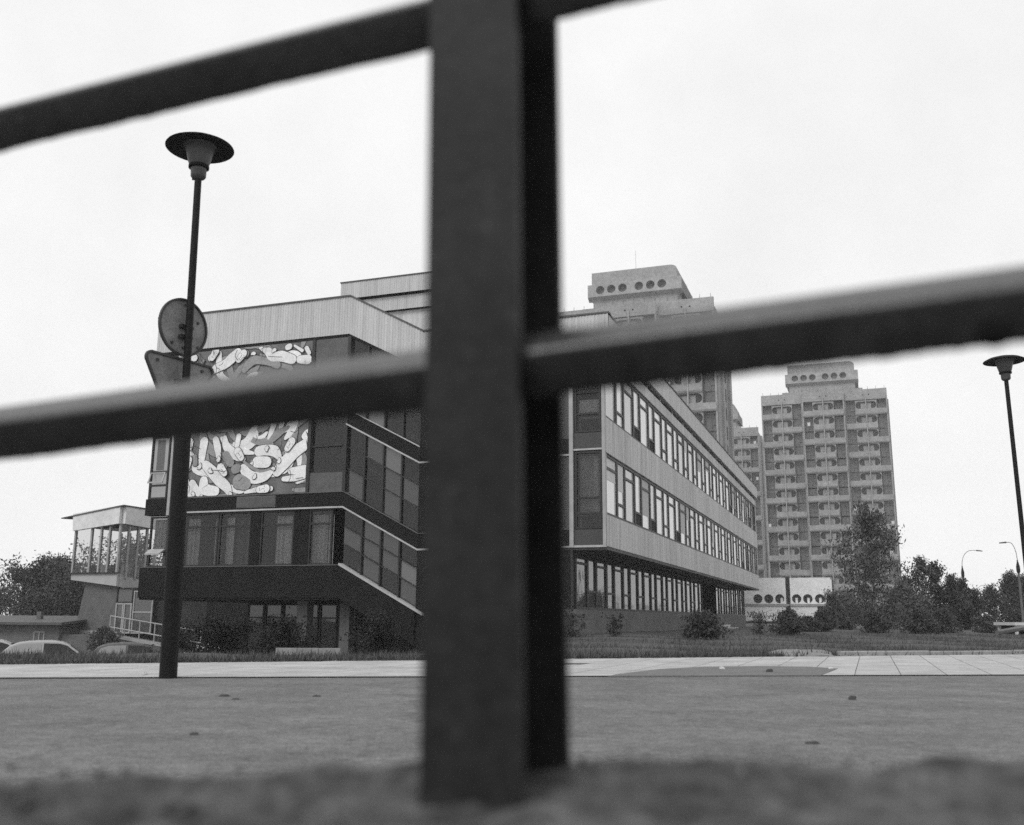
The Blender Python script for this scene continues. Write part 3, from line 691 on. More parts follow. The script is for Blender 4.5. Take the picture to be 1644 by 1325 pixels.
LOW = [([(160, 60), (165, 130)], [45, 30], 0), ([(340, 60), (330, 170), (325, 260), (320, 330)], [50, 45, 40, 28], 0), ([(480, 40), (510, 140), (530, 250)], [35, 42, 28], 0),
       ([(590, 20), (620, 130), (740, 240), (830, 290)], [25, 45, 50, 30], 0), ([(760, 10), (745, 130)], [30, 26], 0), ([(160, 210), (150, 300), (175, 390)], [38, 46, 26], 0),
       ([(380, 350), (470, 440), (560, 540), (650, 620), (690, 690)], [48, 62, 60, 52, 34], 0), ([(130, 540), (160, 640), (230, 700)], [55, 55, 35], 0), ([(230, 570), (290, 660), (340, 720)], [40, 42, 30], 0),
       ([(370, 540), (390, 640), (520, 670)], [48, 62, 50], 0), ([(1010, 200), (1100, 190), (1200, 210), (1260, 290)], [52, 55, 58, 28], 0), ([(1000, 330), (1110, 335)], [58, 58], 0),
       ([(840, 400), (900, 480), (990, 520), (1100, 490), (1170, 440)], [44, 58, 62, 58, 34], 0), ([(1240, 450), (1320, 350), (1440, 220), (1580, 120)], [52, 66, 62, 55], 0), ([(1340, 200), (1400, 100)], [30, 34], 0),
       ([(1540, 40), (1570, 10)], [38, 44], 0), ([(1320, 540), (1450, 530), (1560, 500)], [24, 34, 34], 0), ([(1400, 450), (1560, 430)], [34, 44], 0), ([(880, 690), (1020, 660), (1180, 650)], [14, 28, 26], 0),
       ([(620, 240), (680, 330)], [48, 46], 1), ([(740, 410), (770, 400)], [48, 48], 1), ([(580, 410), (620, 450)], [40, 36], 1), ([(800, 560), (880, 590)], [80, 64], 1), ([(240, 250), (250, 330)], [30, 30], 1),
       ([(850, 330), (950, 400), (1050, 440), (1190, 410)], [14, 18, 14, 8], 1)]
HIGH = [([(70, 340), (110, 320)], [32, 36], 0), ([(310, 320), (370, 250)], [34, 40], 0), ([(200, 500), (290, 440)], [22, 20], 0), ([(300, 520), (390, 450), (500, 390), (570, 320), (640, 250)], [28, 48, 52, 58, 50], 0), ([(150, 560), (220, 540)], [50, 44], 0),
        ([(730, 470), (780, 390), (860, 340), (1000, 360), (1120, 400)], [30, 50, 48, 36, 40], 1), ([(900, 190), (1000, 230), (1050, 300), (1160, 290), (1290, 330)], [10, 46, 44, 58, 50], 0), ([(1230, 180), (1250, 170)], [32, 32], 0), ([(1310, 160), (1400, 220)], [12, 18], 0),
        ([(1380, 330), (1470, 330)], [42, 50], 0), ([(1450, 190), (1480, 250)], [24, 22], 0), ([(660, 330), (740, 260)], [28, 38], 1), ([(180, 440), (225, 350)], [12, 14], 1)]
lay = 0
r_ = random.Random(5)
for q in range(58):      # long winding limbs that swirl round the middle of the panel
    x, z = r_.uniform(-17.2, -11.8), r_.choice((r_.uniform(5.3, 7.7), r_.uniform(5.3, 7.7), r_.uniform(9.9, 11.1), r_.uniform(7.6, 9.9)))
    a = math.atan2(z - 8.6, x + 14.3) + math.pi / 2 + r_.normalvariate(0, .45); st_ = r_.uniform(.22, .36); tr_ = r_.uniform(.05, .5); pts = [(x, z)]
    for k_ in range(5):
        pts.append((pts[-1][0] + st_ * math.cos(a), pts[-1][1] + st_ * math.sin(a))); a += tr_ + r_.uniform(-.35, .35)
    w_ = r_.uniform(.75, 1.15); lay += 1
    limb(pts, [.07 * w_, .14 * w_, .16 * w_, .15 * w_, .11 * w_, .05 * w_], 'mosaic_grey' if q < 30 else r_.choice(('mosaic_white', 'mosaic_white', 'mosaic_grey')), .002 + .0003 * lay)
for fn, lst in ((lo, LOW), (hi, HIGH)):
    for pts, rad, c in lst:
        lay += 1; limb([fn(p) for p in pts], [r_ / 262 for r_ in rad], 'mosaic_grey' if c else 'mosaic_white', .002 + .0005 * lay)
for fn, (cx0, cz0), ang0, sz in ((lo, (318, 335), -95, 1), (lo, (535, 255), -75, .9), (lo, (700, 690), -60, 1), (lo, (1260, 300), -80, .8), (hi, (285, 540), 215, 1), (hi, (810, 270), 30, .8), (lo, (240, 690), -20, .7), (lo, (1180, 415), 10, .7), (hi, (1060, 240), 60, .8), (lo, (470, 440), 160, .9), (lo, (990, 480), -90, .8), (lo, (1110, 200), 100, .8)):
    c0 = fn((cx0, cz0))
    for q in range(4):
        a = R(ang0 - 30 + q * 18); l_ = (.17, .22, .21, .16)[q] * sz
        lay += 1; limb([c0, (c0[0] + l_ * .6 * math.cos(a), c0[1] + l_ * .6 * math.sin(a)), (c0[0] + l_ * math.cos(a - .25), c0[1] + l_ * math.sin(a - .25))], [.035, .03, .022], 'mosaic_white', .002 + .0005 * lay)
for fn, (cx0, cz0), ang0 in ((lo, (165, 330), 80), (lo, (790, 235), 125), (lo, (1375, 140), 55), (lo, (1090, 655), 5), (hi, (355, 275), 60), (hi, (690, 300), 50), (lo, (600, 420), 130)):     # heads: an oval with a drawn nose and eyes
    c0 = fn((cx0, cz0)); a = R(ang0); ux, uz = math.cos(a), math.sin(a)
    lay += 1; limb([(c0[0] - ux * .16, c0[1] - uz * .16), (c0[0] + ux * .16, c0[1] + uz * .16)], [.13, .16], 'mosaic_white', .004 + .0005 * lay)
    for (p0, p1) in (((-.05, .0), (.08, .015)), ((.09, .07), (.10, .12)), ((.09, -.07), (.10, -.12)), ((-.12, -.05), (-.12, .05))):
        lay += 1; limb([(c0[0] + ux * p[0] - uz * p[1], c0[1] + uz * p[0] + ux * p[1]) for p in (p0, p1)], [.008, .008], 'mosaic_line', .006 + .0005 * lay)
r_ = random.Random(21)
for q in range(40):      # dark drawn contour strokes between the limbs
    x, z = r_.uniform(-17.2, -11.8), r_.choice((r_.uniform(5.3, 7.7), r_.uniform(9.8, 11.1))); a = r_.uniform(0, 6.28); L = r_.uniform(.15, .7); bd = r_.uniform(-1.2, 1.2)
    pts = [(x, z), (x + L * .5 * math.cos(a), z + L * .5 * math.sin(a)), (x + L * .5 * (math.cos(a) + math.cos(a + bd)), z + L * .5 * (math.sin(a) + math.sin(a + bd)))]
    Q, _ = blob(pts, [.01] * 3); m = MB(); y = .02 - .17 - .0002 * q
    for (p, n2) in zip(Q[:-1], Q[1:]):
        d = (n2[0] - p[0], n2[1] - p[1]); ln = math.hypot(*d) or 1; nn = (-d[1] / ln * .012, d[0] / ln * .012)
        if not (-17.3 < p[0] < -11.7 and 5.28 < p[1] < 11.14): continue
        m.quad((p[0] + nn[0], y, p[1] + nn[1]), (p[0] - nn[0], y, p[1] - nn[1]), (n2[0] - nn[0], y, n2[1] - nn[1]), (n2[0] + nn[0], y, n2[1] + nn[1]))
    if m.f: m.build('contour_line', 'mosaic_line', mural)

# --- right wing: long facade on s = 0, along t
def pane_x(x, y0, y1, z0, z1, gl, parent): 
    m = MB(); m.quad((x, y0, z0), (x, y1, z0), (x, y1, z1), (x, y0, z1)); return m.build('pane', gl, parent)
def side_window_mesh(wd_, hgt, bar, fr=.085, mat='frame_dark'):
    m = MB(); d = .10
    m.box(-d, 0, 0, wd_, 0, fr); m.box(-d, 0, 0, wd_, hgt - fr, hgt); m.box(-d, 0, 0, fr, fr, hgt - fr); m.box(-d, 0, wd_ - fr, wd_, fr, hgt - fr)
    if bar: m.box(-d, -.008, fr, wd_ - fr, bar - fr / 2, bar + fr / 2)
    return m.mesh('window', mat)
def side_pane_mesh(wd_, hgt, gl, fr=.085):
    m = MB(); m.quad((-.05, fr, fr), (-.05, wd_ - fr, fr), (-.05, wd_ - fr, hgt - fr), (-.05, fr, hgt - fr)); return m.mesh('pane', gl)
MOD = 2.80; T0 = .16
WH = 2.08
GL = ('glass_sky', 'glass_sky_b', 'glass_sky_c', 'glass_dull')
wide_f, nar_f = side_window_mesh(1.58, WH, WH - .46), side_window_mesh(1.14, WH, .54)
wide_p = {g: side_pane_mesh(1.58, WH, g) for g in GL}
nar_p = {g: side_pane_mesh(1.14, WH, g) for g in GL}
low_p = MB(); low_p.quad((-.035, .09, .09), (-.035, 1.05, .09), (-.035, 1.05, .5), (-.035, .09, .5)); low_p = low_p.mesh('pane', 'glass_clear')
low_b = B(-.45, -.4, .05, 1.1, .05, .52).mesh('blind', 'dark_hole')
r_ = random.Random(4)
for zb in (4.08, 7.42):
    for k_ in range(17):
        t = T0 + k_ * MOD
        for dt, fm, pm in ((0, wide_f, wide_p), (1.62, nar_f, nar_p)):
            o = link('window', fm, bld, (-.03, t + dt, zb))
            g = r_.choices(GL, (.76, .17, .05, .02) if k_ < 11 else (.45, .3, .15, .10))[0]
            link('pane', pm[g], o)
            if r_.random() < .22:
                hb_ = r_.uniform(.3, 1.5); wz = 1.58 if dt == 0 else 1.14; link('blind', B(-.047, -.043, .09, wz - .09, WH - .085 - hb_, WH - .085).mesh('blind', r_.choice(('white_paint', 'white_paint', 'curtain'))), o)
        if r_.random() < .2 or (zb < 5 and k_ in (1, 2)):
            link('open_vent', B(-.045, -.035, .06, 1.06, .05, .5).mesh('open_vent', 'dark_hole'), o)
bp('corner_post', B(-.10, .0, .0, .13, 4.08, 9.5), 'frame_light')
bp('end_post', B(-.3, .0, 47.78, 48.15, 3.0, 9.9), 'panel')
# panels of the two spandrel bands and the fascia
def panel_mesh(hgt, wd_=.925, th=.14):
    m = MB(); c = .012; a, b = .008, wd_ - .008
    m.box(-th, -.02, a, b, 0, hgt)
    m.v += [(-.02, a, 0), (-.02, b, 0), (-.02, b, hgt), (-.02, a, hgt), (0, a + c, c), (0, b - c, c), (0, b - c, hgt - c), (0, a + c, hgt - c)]; k0 = len(m.v) - 8
    for q in ((0, 1, 5, 4), (1, 2, 6, 5), (2, 3, 7, 6), (3, 0, 4, 7), (4, 5, 6, 7)): m.f.append(tuple(k0 + i for i in q))
    return m.mesh('panel', 'panel')
for z0, z1 in ((3.0, 4.07), (6.17, 7.41), (9.51, 9.98)):
    pm = panel_mesh(z1 - z0)
    for k_ in range(52): link('panel', pm, bld, (.03 + r_.uniform(-.004, .004), .0 + k_ * .926, z0))
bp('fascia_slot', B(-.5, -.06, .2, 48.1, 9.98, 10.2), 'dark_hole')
for k_ in range(17): bp('slot_bracket', B(-.06, .02, 1.4 + k_ * 2.8, 1.5 + k_ * 2.8, 9.98, 10.17), 'frame_light')
bp('parapet', B(-.2, .16, .12, 48.3, 10.17, 11.05), 'clad')
bp('cornice_cap', B(-.25, .20, .25, 48.35, 11.05, 11.10), 'clad_cap')
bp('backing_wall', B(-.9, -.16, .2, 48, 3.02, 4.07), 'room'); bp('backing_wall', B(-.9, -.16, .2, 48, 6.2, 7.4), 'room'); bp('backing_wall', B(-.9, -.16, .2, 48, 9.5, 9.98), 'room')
bp('soffit', B(-6.2, .0, .05, 48.1, 2.9, 3.0), 'concrete_mid')
# end face of the right wing (t = 0)
bp('end_frame', B(-1.26, -1.12, -.10, .2, 2.98, 9.66), 'frame_light'); bp('end_frame', B(-1.12, -.11, -.06, .2, 2.98, 3.05), 'trim_light'); bp('end_frame', B(-1.12, -.11, -.06, .2, 6.27, 6.33), 'trim_light'); bp('end_frame', B(-.11, .0, -.06, .0, 2.98, 9.66), 'frame_light')
bp('end_panel', B(-1.12, -.11, -.03, .2, 3.05, 3.58), 'spandrel_dark'); bp('end_panel', B(-1.12, -.11, -.03, .2, 6.33, 6.88), 'spandrel_dark')
window(-1.08, -.14, 3.60, 6.24, -.02, bld, bars_z=(4.12, 4.65), wd=.07); drape(-.55, -.25, 4.2, 6.1, .28, bld)
bp('inner_blind', B(-1.0, -.2, .3, .32, 3.65, 6.2), 'kerb')
o = window(-1.08, -.14, 6.90, 9.45, -.02, bld, bars_z=(7.55, 8.3), wd=.07)
m = MB()
for q in range(7): m.prism([(.14, 8.38 + q * .085), (.20, 8.43 + q * .085), (.20, 8.445 + q * .085), (.14, 8.395 + q * .085)], -1.0, -.2, 'x')
m.build('blind_slats', 'frame_light', o)
bp('inner_blind', B(-1.0, -.2, .3, .32, 6.95, 7.5), 'kerb'); bp('inner_blind', B(-1.0, -.2, .28, .30, 7.62, 8.1), 'curtain')
# ground floor of the right wing, set back under the overhang (s = -1.1)
GX = -1.12
bp('plinth', B(-6.2, GX + .02, .05, 26.9, -.4, .95), 'concrete_mid'); bp('plinth', B(-6.2, GX + .02, 32.4, 48, -.4, .95), 'concrete_mid')
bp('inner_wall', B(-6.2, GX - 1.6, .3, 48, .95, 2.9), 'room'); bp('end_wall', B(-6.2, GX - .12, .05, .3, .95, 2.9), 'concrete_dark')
gw_f, gn_f = side_window_mesh(1.45, 1.93, 1.55, .08), side_window_mesh(1.12, 1.93, .62, .08)
gw_p, gn_p = side_pane_mesh(1.45, 1.93, 'glass_dull', .08), side_pane_mesh(1.12, 1.93, 'glass_dull', .08)
for k_ in range(16):
    t = .22 + k_ * 2.68 if k_ < 10 else 32.5 + (k_ - 10) * 2.56
    sc_ = 1 if k_ < 10 else .955
    for dt, fm, pm in ((0, gw_f, gw_p), (1.5, gn_f, gn_p)):
        o = link('window', fm, bld, (GX, t + dt * sc_, .955)); o.scale = (1, sc_, 1); link('pane', pm, o)
    if r_.random() < .7: bp('curtain_strip', B(GX - .4, GX - .37, t + .1, t + .8, 1.0, 2.8), 'curtain')
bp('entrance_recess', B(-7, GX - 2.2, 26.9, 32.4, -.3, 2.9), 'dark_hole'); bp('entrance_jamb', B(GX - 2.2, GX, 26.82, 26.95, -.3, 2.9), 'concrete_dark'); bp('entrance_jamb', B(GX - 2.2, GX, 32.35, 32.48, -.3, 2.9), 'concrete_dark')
m = MB(); m.box(GX - .6, GX + 1.4, 27.5, 32, -.1, .18); m.box(GX - .6, GX + .9, 27.5, 32, .18, .34); bp('entrance_step', m, 'trim_light')

# ------------------------------------------------------------------ glazed pavilion left of the building
K = 62 / 45
def zk(z): return .65 + (z - .65) * K
pv = thing('glazed_pavilion', 'raised glazed pavilion with a pale folded fascia, left of the mural building', 'pavilion', (-24.79, 62.0, 0), -PHI)
A_, D_ = -2.66 * K, 3.1 * K
def pq(name, mat, pts, th, axis): 
    """panel standing on the front (axis y, pts (s,z)) or the right side (axis x, pts (t,z))"""
    m = MB(); m.prism(pts, 0, th, axis); return m.build(name, mat, pv)
zAt, zAb, zBt, zBb, zDt, zDb = zk(5.30), zk(4.51), zk(5.63), zk(4.79), zk(5.63), zk(4.68)
pq('fascia', 'annex', [(A_, zAb), (0, zBb), (0, zBt), (A_ - .1, zAt)], -.25, 'y'); pq('fascia', 'annex', [(0.02, zBb), (D_, zDb), (D_, zDt), (0.02, zBt)], .25, 'x')
m = MB(); m.v = [(A_ - 1.0, -.3, zk(5.14)), (.3, -.3, zBt + .02), (.3, D_, zDt + .02), (A_ - .1, D_, zk(5.30)), (A_ - 1.0, -.3, zk(5.09)), (.3, -.3, zBt - .06), (.3, D_, zDt - .06), (A_ - .1, D_, zk(5.2))]
m.f = [(0, 1, 2, 3), (7, 6, 5, 4), (0, 4, 5, 1), (1, 5, 6, 2), (2, 6, 7, 3), (3, 7, 4, 0)]; m.build('roof', 'clad_cap', pv)
m = MB(); m.v = [(A_, 0, zAb + .3), (0, 0, zBb + .3), (0, D_, zDb + .3), (A_, D_, zAb + .3)]; m.f = [(0, 1, 2, 3)]; m.build('ceiling', 'concrete_mid', pv)
zfl, zsk = zk(2.52), zk(1.95)
pq('apron', 'pale_wall', [(A_, zk(2.25)), (0, zsk), (0, zfl), (A_, zfl)], .2, 'y'); pq('apron', 'pale_wall', [(.22, zsk), (D_, zk(1.2)), (D_, zk(2.0)), (.22, zfl)], -.2, 'x')
m = MB(); m.v = [(A_, .2, zfl), (0, .2, zfl), (0, D_, zk(2.0)), (A_, D_, zfl)]; m.f = [(0, 1, 2, 3)]; m.build('floor', 'concrete_mid', pv)
pq('sill', 'frame_dark', [(A_ - .05, zfl), (0.05, zfl), (0.05, zfl + .08), (A_ - .05, zfl + .08)], -.12, 'y')
for q in (-2.6, -1.65, -1.1, -.6, -.03):
    s = q * K; bb = zAb + (zBb - zAb) * (s - A_) / (-A_); B(s - .06, s + .06, -.08, .08, zfl + .05, bb).build('mullion', 'frame_light', pv)
for q in (.53, 1.15, 1.75, 2.4):
    t = q * K; B(-.08, .08, t - .06, t + .06, zfl - .3, zBb).build('mullion', 'frame_light', pv)
for a, b in zip((-2.6, -1.65, -1.1, -.6), (-1.65, -1.1, -.6, -.03)):
    m = MB(); m.quad((a * K + .06, .0, zfl), (b * K - .06, .0, zfl), (b * K - .06, .0, zAb + .1), (a * K + .06, .0, zAb + .1)); m.build('pane', 'glass_clear', pv)
for a, b in zip((.05, .53, 1.15), (.53, 1.15, 1.75)):
    m = MB(); m.quad((0, a * K + .06, zfl - .2), (0, b * K - .06, zfl - .2), (0, b * K - .06, zBb), (0, a * K + .06, zBb)); m.build('pane', 'glass_clear', pv)
for q in range(6):
    s = A_ + q * (-A_) / 5; B(s - .05, s + .05, D_ - .1, D_, zfl - .6, zAb + .2).build('back_mullion', 'frame_dark', pv)
B(A_, 0, D_ - .08, D_ - .02, zfl + .9, zfl + 1.0).build('rail', 'frame_dark', pv)
for q in range(4): B(A_ + .3 + q * .85, A_ + .95 + q * .85, 1.2, 1.8, zfl, zfl + .62).build('armchair', 'pale_wall' if q % 2 else 'concrete_dark', pv)
m = MB(); m.prism([(-2.0 * K, zk(2.1)), (-.15 * K, zk(1.95)), (-.15 * K, -2.3), (-2.55 * K, -2.3)], .5, 'y') if False else m.prism([(-2.0 * K, zk(2.1)), (-.15 * K, zk(2.0)), (-.15 * K, -2.3), (-2.6 * K, -2.3)], .35, .65); m.build('base_wall', 'concrete_mid', pv)
m = MB(); m.box(-2.45 * K, -.15 * K, .25, .6, -.62, -.30); m.build('base_plinth', 'pale_wall', pv)
# entrance doors under the pavilion
for k_, (a, b) in enumerate(((-.12, .32), (.34, .78))):
    o = window(a * K, b * K, zk(-.15), zk(1.2), .3, pv, fr='frame_light', gl='glass_dull', wd=.09); o.name = 'door'
window(-.12 * K, .78 * K, zk(1.22), zk(1.85), .32, pv, gl='glass_dull', wd=.06)
window(.82 * K, 1.9 * K, zk(-.15), zk(1.75), .35, pv, fr='frame_light', gl='glass_dull', wd=.07, bars_z=(zk(.8),))
B(-.2 * K, 4.6 * K, .75, 6, -2.3, zk(1.9)).build('inner_wall', 'room', pv)
m = MB(); m.prism([(-3.2 * K, -.55), (.2 * K, -.5), (4.5 * K, -1.25), (4.5 * K, -1.9), (-3.2 * K, -1.9)], -1.8, .2); m.build('ramp', 'concrete_mid', pv)
m = MB(); m.prism([(.2 * K, -.49), (4.5 * K, -1.24), (4.5 * K, -1.05), (.2 * K, -.3)], -1.85, -1.7); m.build('ramp_kerb', 'frame_light', pv)
# ramp railing
rl = thing('ramp_railing', 'thin pale tubular railing beside the ramp, seen under the building', 'railing', (-24.79, 62.0, 0), -PHI)
for q in range(7):
    s = (1.0 + q * .8) * K; z = -.45 - (s - .2 * K) * .127
    MB().tube([(s, -1.75, z - .4), (s, -1.75, z + 1.25)], .04, 8).build('upright', 'frame_light', rl)
for dz in (.55, 1.2): MB().tube([(1.0 * K, -1.75, -.45 - .8 * K * .127 + dz), (5.8 * K, -1.75, -.45 - 5.6 * K * .127 + dz)], .035, 8).build('bar', 'frame_light', rl)

# ------------------------------------------------------------------ residential towers
TW, SH, NS, TH = 8.27, 2.93, 15, 46.7
def circ(xc, zc, r, n=12):
    return (xc - r, xc + r, lambda x: zc - math.sqrt(max(0, r * r - (x - xc) ** 2)), lambda x: zc + math.sqrt(max(0, r * r - (x - xc) ** 2)), n)
def half_open(x_in, x_out, z0, z1, r):
    a, b = min(x_in, x_out), max(x_in, x_out)
    def inset(x):
        d = abs(x - x_out); return 0 if d >= r else r - math.sqrt(max(0, r * r - (r - d) ** 2))
    return (a, b, lambda x: z0 + inset(x), lambda x: z1 - inset(x), 12)
CW = TW * .5
_cp = MB(); _cp.holed(-CW / 2, CW / 2, 0, SH - .002, 0, .42, [half_open(-.12, -2.0, 1.24, 2.66, .66), half_open(.12, 2.0, 1.24, 2.66, .66)]); CENTRE = _cp.mesh('window_panel', 'tower')
_g = MB(); _g.box(-2.0, 2.0, .425, .5, .9, 2.85); PANE = _g.mesh('pane', 'tower_glass_deep')
_g = MB()
_g.box(-1.0, -.15, .36, .42, 1.2, 2.45); _g.box(.15, 1.0, .36, .42, 1.2, 2.45); FRAME = _g.mesh('window_frame', 'tower')
def para(x0, x1):
    m = MB(); m.prism([(-.26, .16), (-.14, -.10), (.5, -.10), (.5, 0.0), (-.04, .0), (-.08, 1.08), (-.26, 1.12)], x0, x1, 'x'); return m.mesh('balcony_parapet', 'tower_parapet')
P_L, P_R, P_F, P_C = para(.12, TW * .75), para(TW * .25, TW - .12), para(.12, TW - .12), para(TW * .27, TW * .73)
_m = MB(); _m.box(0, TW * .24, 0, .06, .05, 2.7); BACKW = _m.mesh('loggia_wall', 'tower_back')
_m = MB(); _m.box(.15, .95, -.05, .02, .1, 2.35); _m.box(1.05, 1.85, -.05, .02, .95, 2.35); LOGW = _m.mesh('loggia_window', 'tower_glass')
_m = MB(); _m.box(.1, 1.9, -.03, .03, 2.35, 2.45); _m.box(.95, 1.05, -.06, .03, .1, 2.35); LOGF = _m.mesh('loggia_frame', 'concrete_mid')
LAUNDRY = B(0, .55, -.1, -.08, 1.0, 1.75).mesh('laundry', 'white_paint')
def tower(label, loc, seed, bays=(0, 1, 2), lowest=0):
    r_ = random.Random(seed)
    T = thing('residential_tower', label, 'tower block', (loc[0], loc[1], 0), -PHI, 'residential towers')
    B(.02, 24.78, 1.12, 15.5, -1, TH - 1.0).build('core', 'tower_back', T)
    B(24.55, 24.81, .3, 15.6, -1, TH - 1.2).build('side_wall', 'tower', T); B(-.01, .25, .3, 15.6, -1, TH - 1.2).build('side_wall', 'tower', T)
    for b in bays:
        s0 = b * TW; tb = -1.1 if b == 1 else 0
        for e in (0, TW - .26): B(s0 + e + (.005 if e else 0), s0 + e + .26, tb - .05, 1.12, -1, TH - 1.3).build('partition', 'tower', T)
        B(s0 + TW / 2 - .09, s0 + TW / 2 + .09, tb - .40, tb + .30, -1, TH - 1.2).build('rib', 'tower_rib', T)
        B(s0 + TW * .25, s0 + TW * .25 + .14, tb + .9, 1.12, -1, TH - 1.6).build('partition', 'tower', T); B(s0 + TW * .75 - .14, s0 + TW * .75, tb + .9, 1.12, -1, TH - 1.6).build('partition', 'tower', T)
        for k_ in range(lowest, NS):
            z = k_ * SH + .6; ev = (NS - k_) % 2
            o = link('window_panel', CENTRE, T, (s0 + TW / 2, tb + .04, z))
            link('pane', PANE, o); link('window_frame', FRAME, o)
            me = {0: (P_R, P_L), 1: (P_C, P_F), 2: (P_L, P_R)}[b][ev]
            link('balcony_parapet', me, T, (s0, tb + r_.uniform(-.02, .02), z))
            for e in (.1, TW * .76):
                link('loggia_wall', BACKW, T, (s0 + e, 1.02 + (tb * .8), z))
                o = link('loggia_window', LOGW, T, (s0 + e, .98 + tb * .8, z)); link('loggia_frame', LOGF, o)
                if r_.random() < .07: link('laundry', LAUNDRY, T, (s0 + e + r_.uniform(.2, 1.1), tb + .2, z))
        # roof parapet with dark weep holes
        B(s0 + .01, s0 + TW - .01, tb - .12, tb + .4, TH - 2.0, TH + (.15 if b != 1 else 0)).build('roof_parapet', 'tower', T)
        for q in (-.55, .65): MB().tube([(s0 + TW / 2 + q, tb - .16, TH - 1.0), (s0 + TW / 2 + q, tb - .1, TH - 1.0)], .13, 8).build('weep_hole', 'dark_hole', T)
    B(.1, 24.7, .3, 15.6, TH - 1.6, TH - 1.2).build('roof', 'roof_sheet', T)
    # windows on the right flank
    for k_ in range(lowest, NS):
        z = k_ * SH + .9
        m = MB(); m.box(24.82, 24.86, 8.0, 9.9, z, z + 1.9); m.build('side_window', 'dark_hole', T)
    B(24.79, 25.15, 4.6, 6.4, -1, TH - 1.2).build('pilaster', 'tower', T); B(24.79, 25.25, 11.8, 14, -1, TH - 1.2).build('pilaster', 'tower', T)
    # penthouse with portholes
    ph = T
    B(5.6, 18.9, 4.2, 14, TH - 1.3, 50.0).build('penthouse_base', 'tower', ph)
    B(4.2, 20.3, 2.6, 4.3, TH - 1.3, TH + 1.1).build('penthouse_step', 'tower_parapet', ph)
    m = MB(); m.prism([(5.42, 51.9), (18.9, 51.9), (18.9, 53.3), (18.75, 53.7), (18.4, 53.95), (17.9, 54.05), (5.42, 54.05)], 4.0, 14); m.build('penthouse', 'tower', ph)
    m = MB(); m.holed(4.9, 19.6, 49.9, 51.9, 3.4, 4.2, [circ(s, 50.95, .68, 14) for s in (6.9, 8.68, 10.46, 13.05, 14.83, 16.6)]); m.build('porthole_band', 'tower_parapet', ph)
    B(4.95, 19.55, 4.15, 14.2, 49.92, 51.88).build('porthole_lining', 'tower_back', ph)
    m = MB(); m.prism([(3.4, 49.9), (4.3, 49.9), (4.3, 49.3)], 4.9, 19.6, 'x'); m.build('band_soffit', 'tower', ph)
    MB().tube([(12.1, 6, 54), (12.1, 6, 57.8)], .022, 6).build('antenna', 'frame_dark', ph)
    m = MB()
    for s in np.arange(.4, 24.6, 1.6): m.tube([(s, .1 if not TW < s < 2 * TW else -1.0, TH + .1), (s, .1 if not TW < s < 2 * TW else -1.0, TH + .75)], .03, 5)
    m.build('roof_stakes', 'frame_dark', ph)
    return T
tower('tall concrete tower nearest behind the right wing, its porthole penthouse above the rail', (6.0, 143.9), 1, lowest=4)
tower('whole concrete tower standing clear at the right behind the birch', (52.52, 200.0), 2)
tower('distant concrete tower half hidden between the two nearer towers', (37.0, 242.0), 3, bays=(1, 2), lowest=3)

# low service block with portholes
AX = thing('porthole_block', 'low pale concrete block with six round openings, in front of the right tower', 'building', (35.58, 150.0, 0), -PHI)
m = MB(); m.holed(-1.2, 5.98, 3.0, 6.85, 0, .6, [circ(s, 3.75, .68, 14) for s in (1.85, 3.45, 5.05)]); m.build('upper_wall', 'annex', AX)
m = MB(); m.holed(6.62, 12.6, 3.0, 6.85, 0, .6, [circ(s, 3.75, .68, 14) for s in (7.5, 9.1, 10.8)]); m.build('upper_wall', 'annex', AX)
B(5.98, 6.62, .25, .6, .4, 6.5).build('slit', 'dark_hole', AX)
B(-1.2, 12.6, .62, 9, 2.9, 6.8).build('core', 'dark_hole', AX)
for s in (5.35, 7.5, 9.2, 10.9):
    B(s - .2, s + .15, .45, .6, 3.1, 3.9).build('inner_post', 'annex', AX)
B(-4.5, 12.7, -.3, .5, 2.68, 2.98).build('ledge', 'tower', AX)
B(-4.5, 5.98, -.1, .5, .45, 2.66).build('lower_wall', 'annex', AX); B(6.62, 10.4, -.1, .5, .45, 2.66).build('lower_wall', 'annex', AX)
B(-4.2, 12.5, 1.0, 9, -1, 2.7).build('core', 'dark_hole', AX)
for s in (-4.0, -1.0, 10.2): B(s - .5, s + .5, .1, 1.0, -1, .45).build('foot', 'tower', AX)

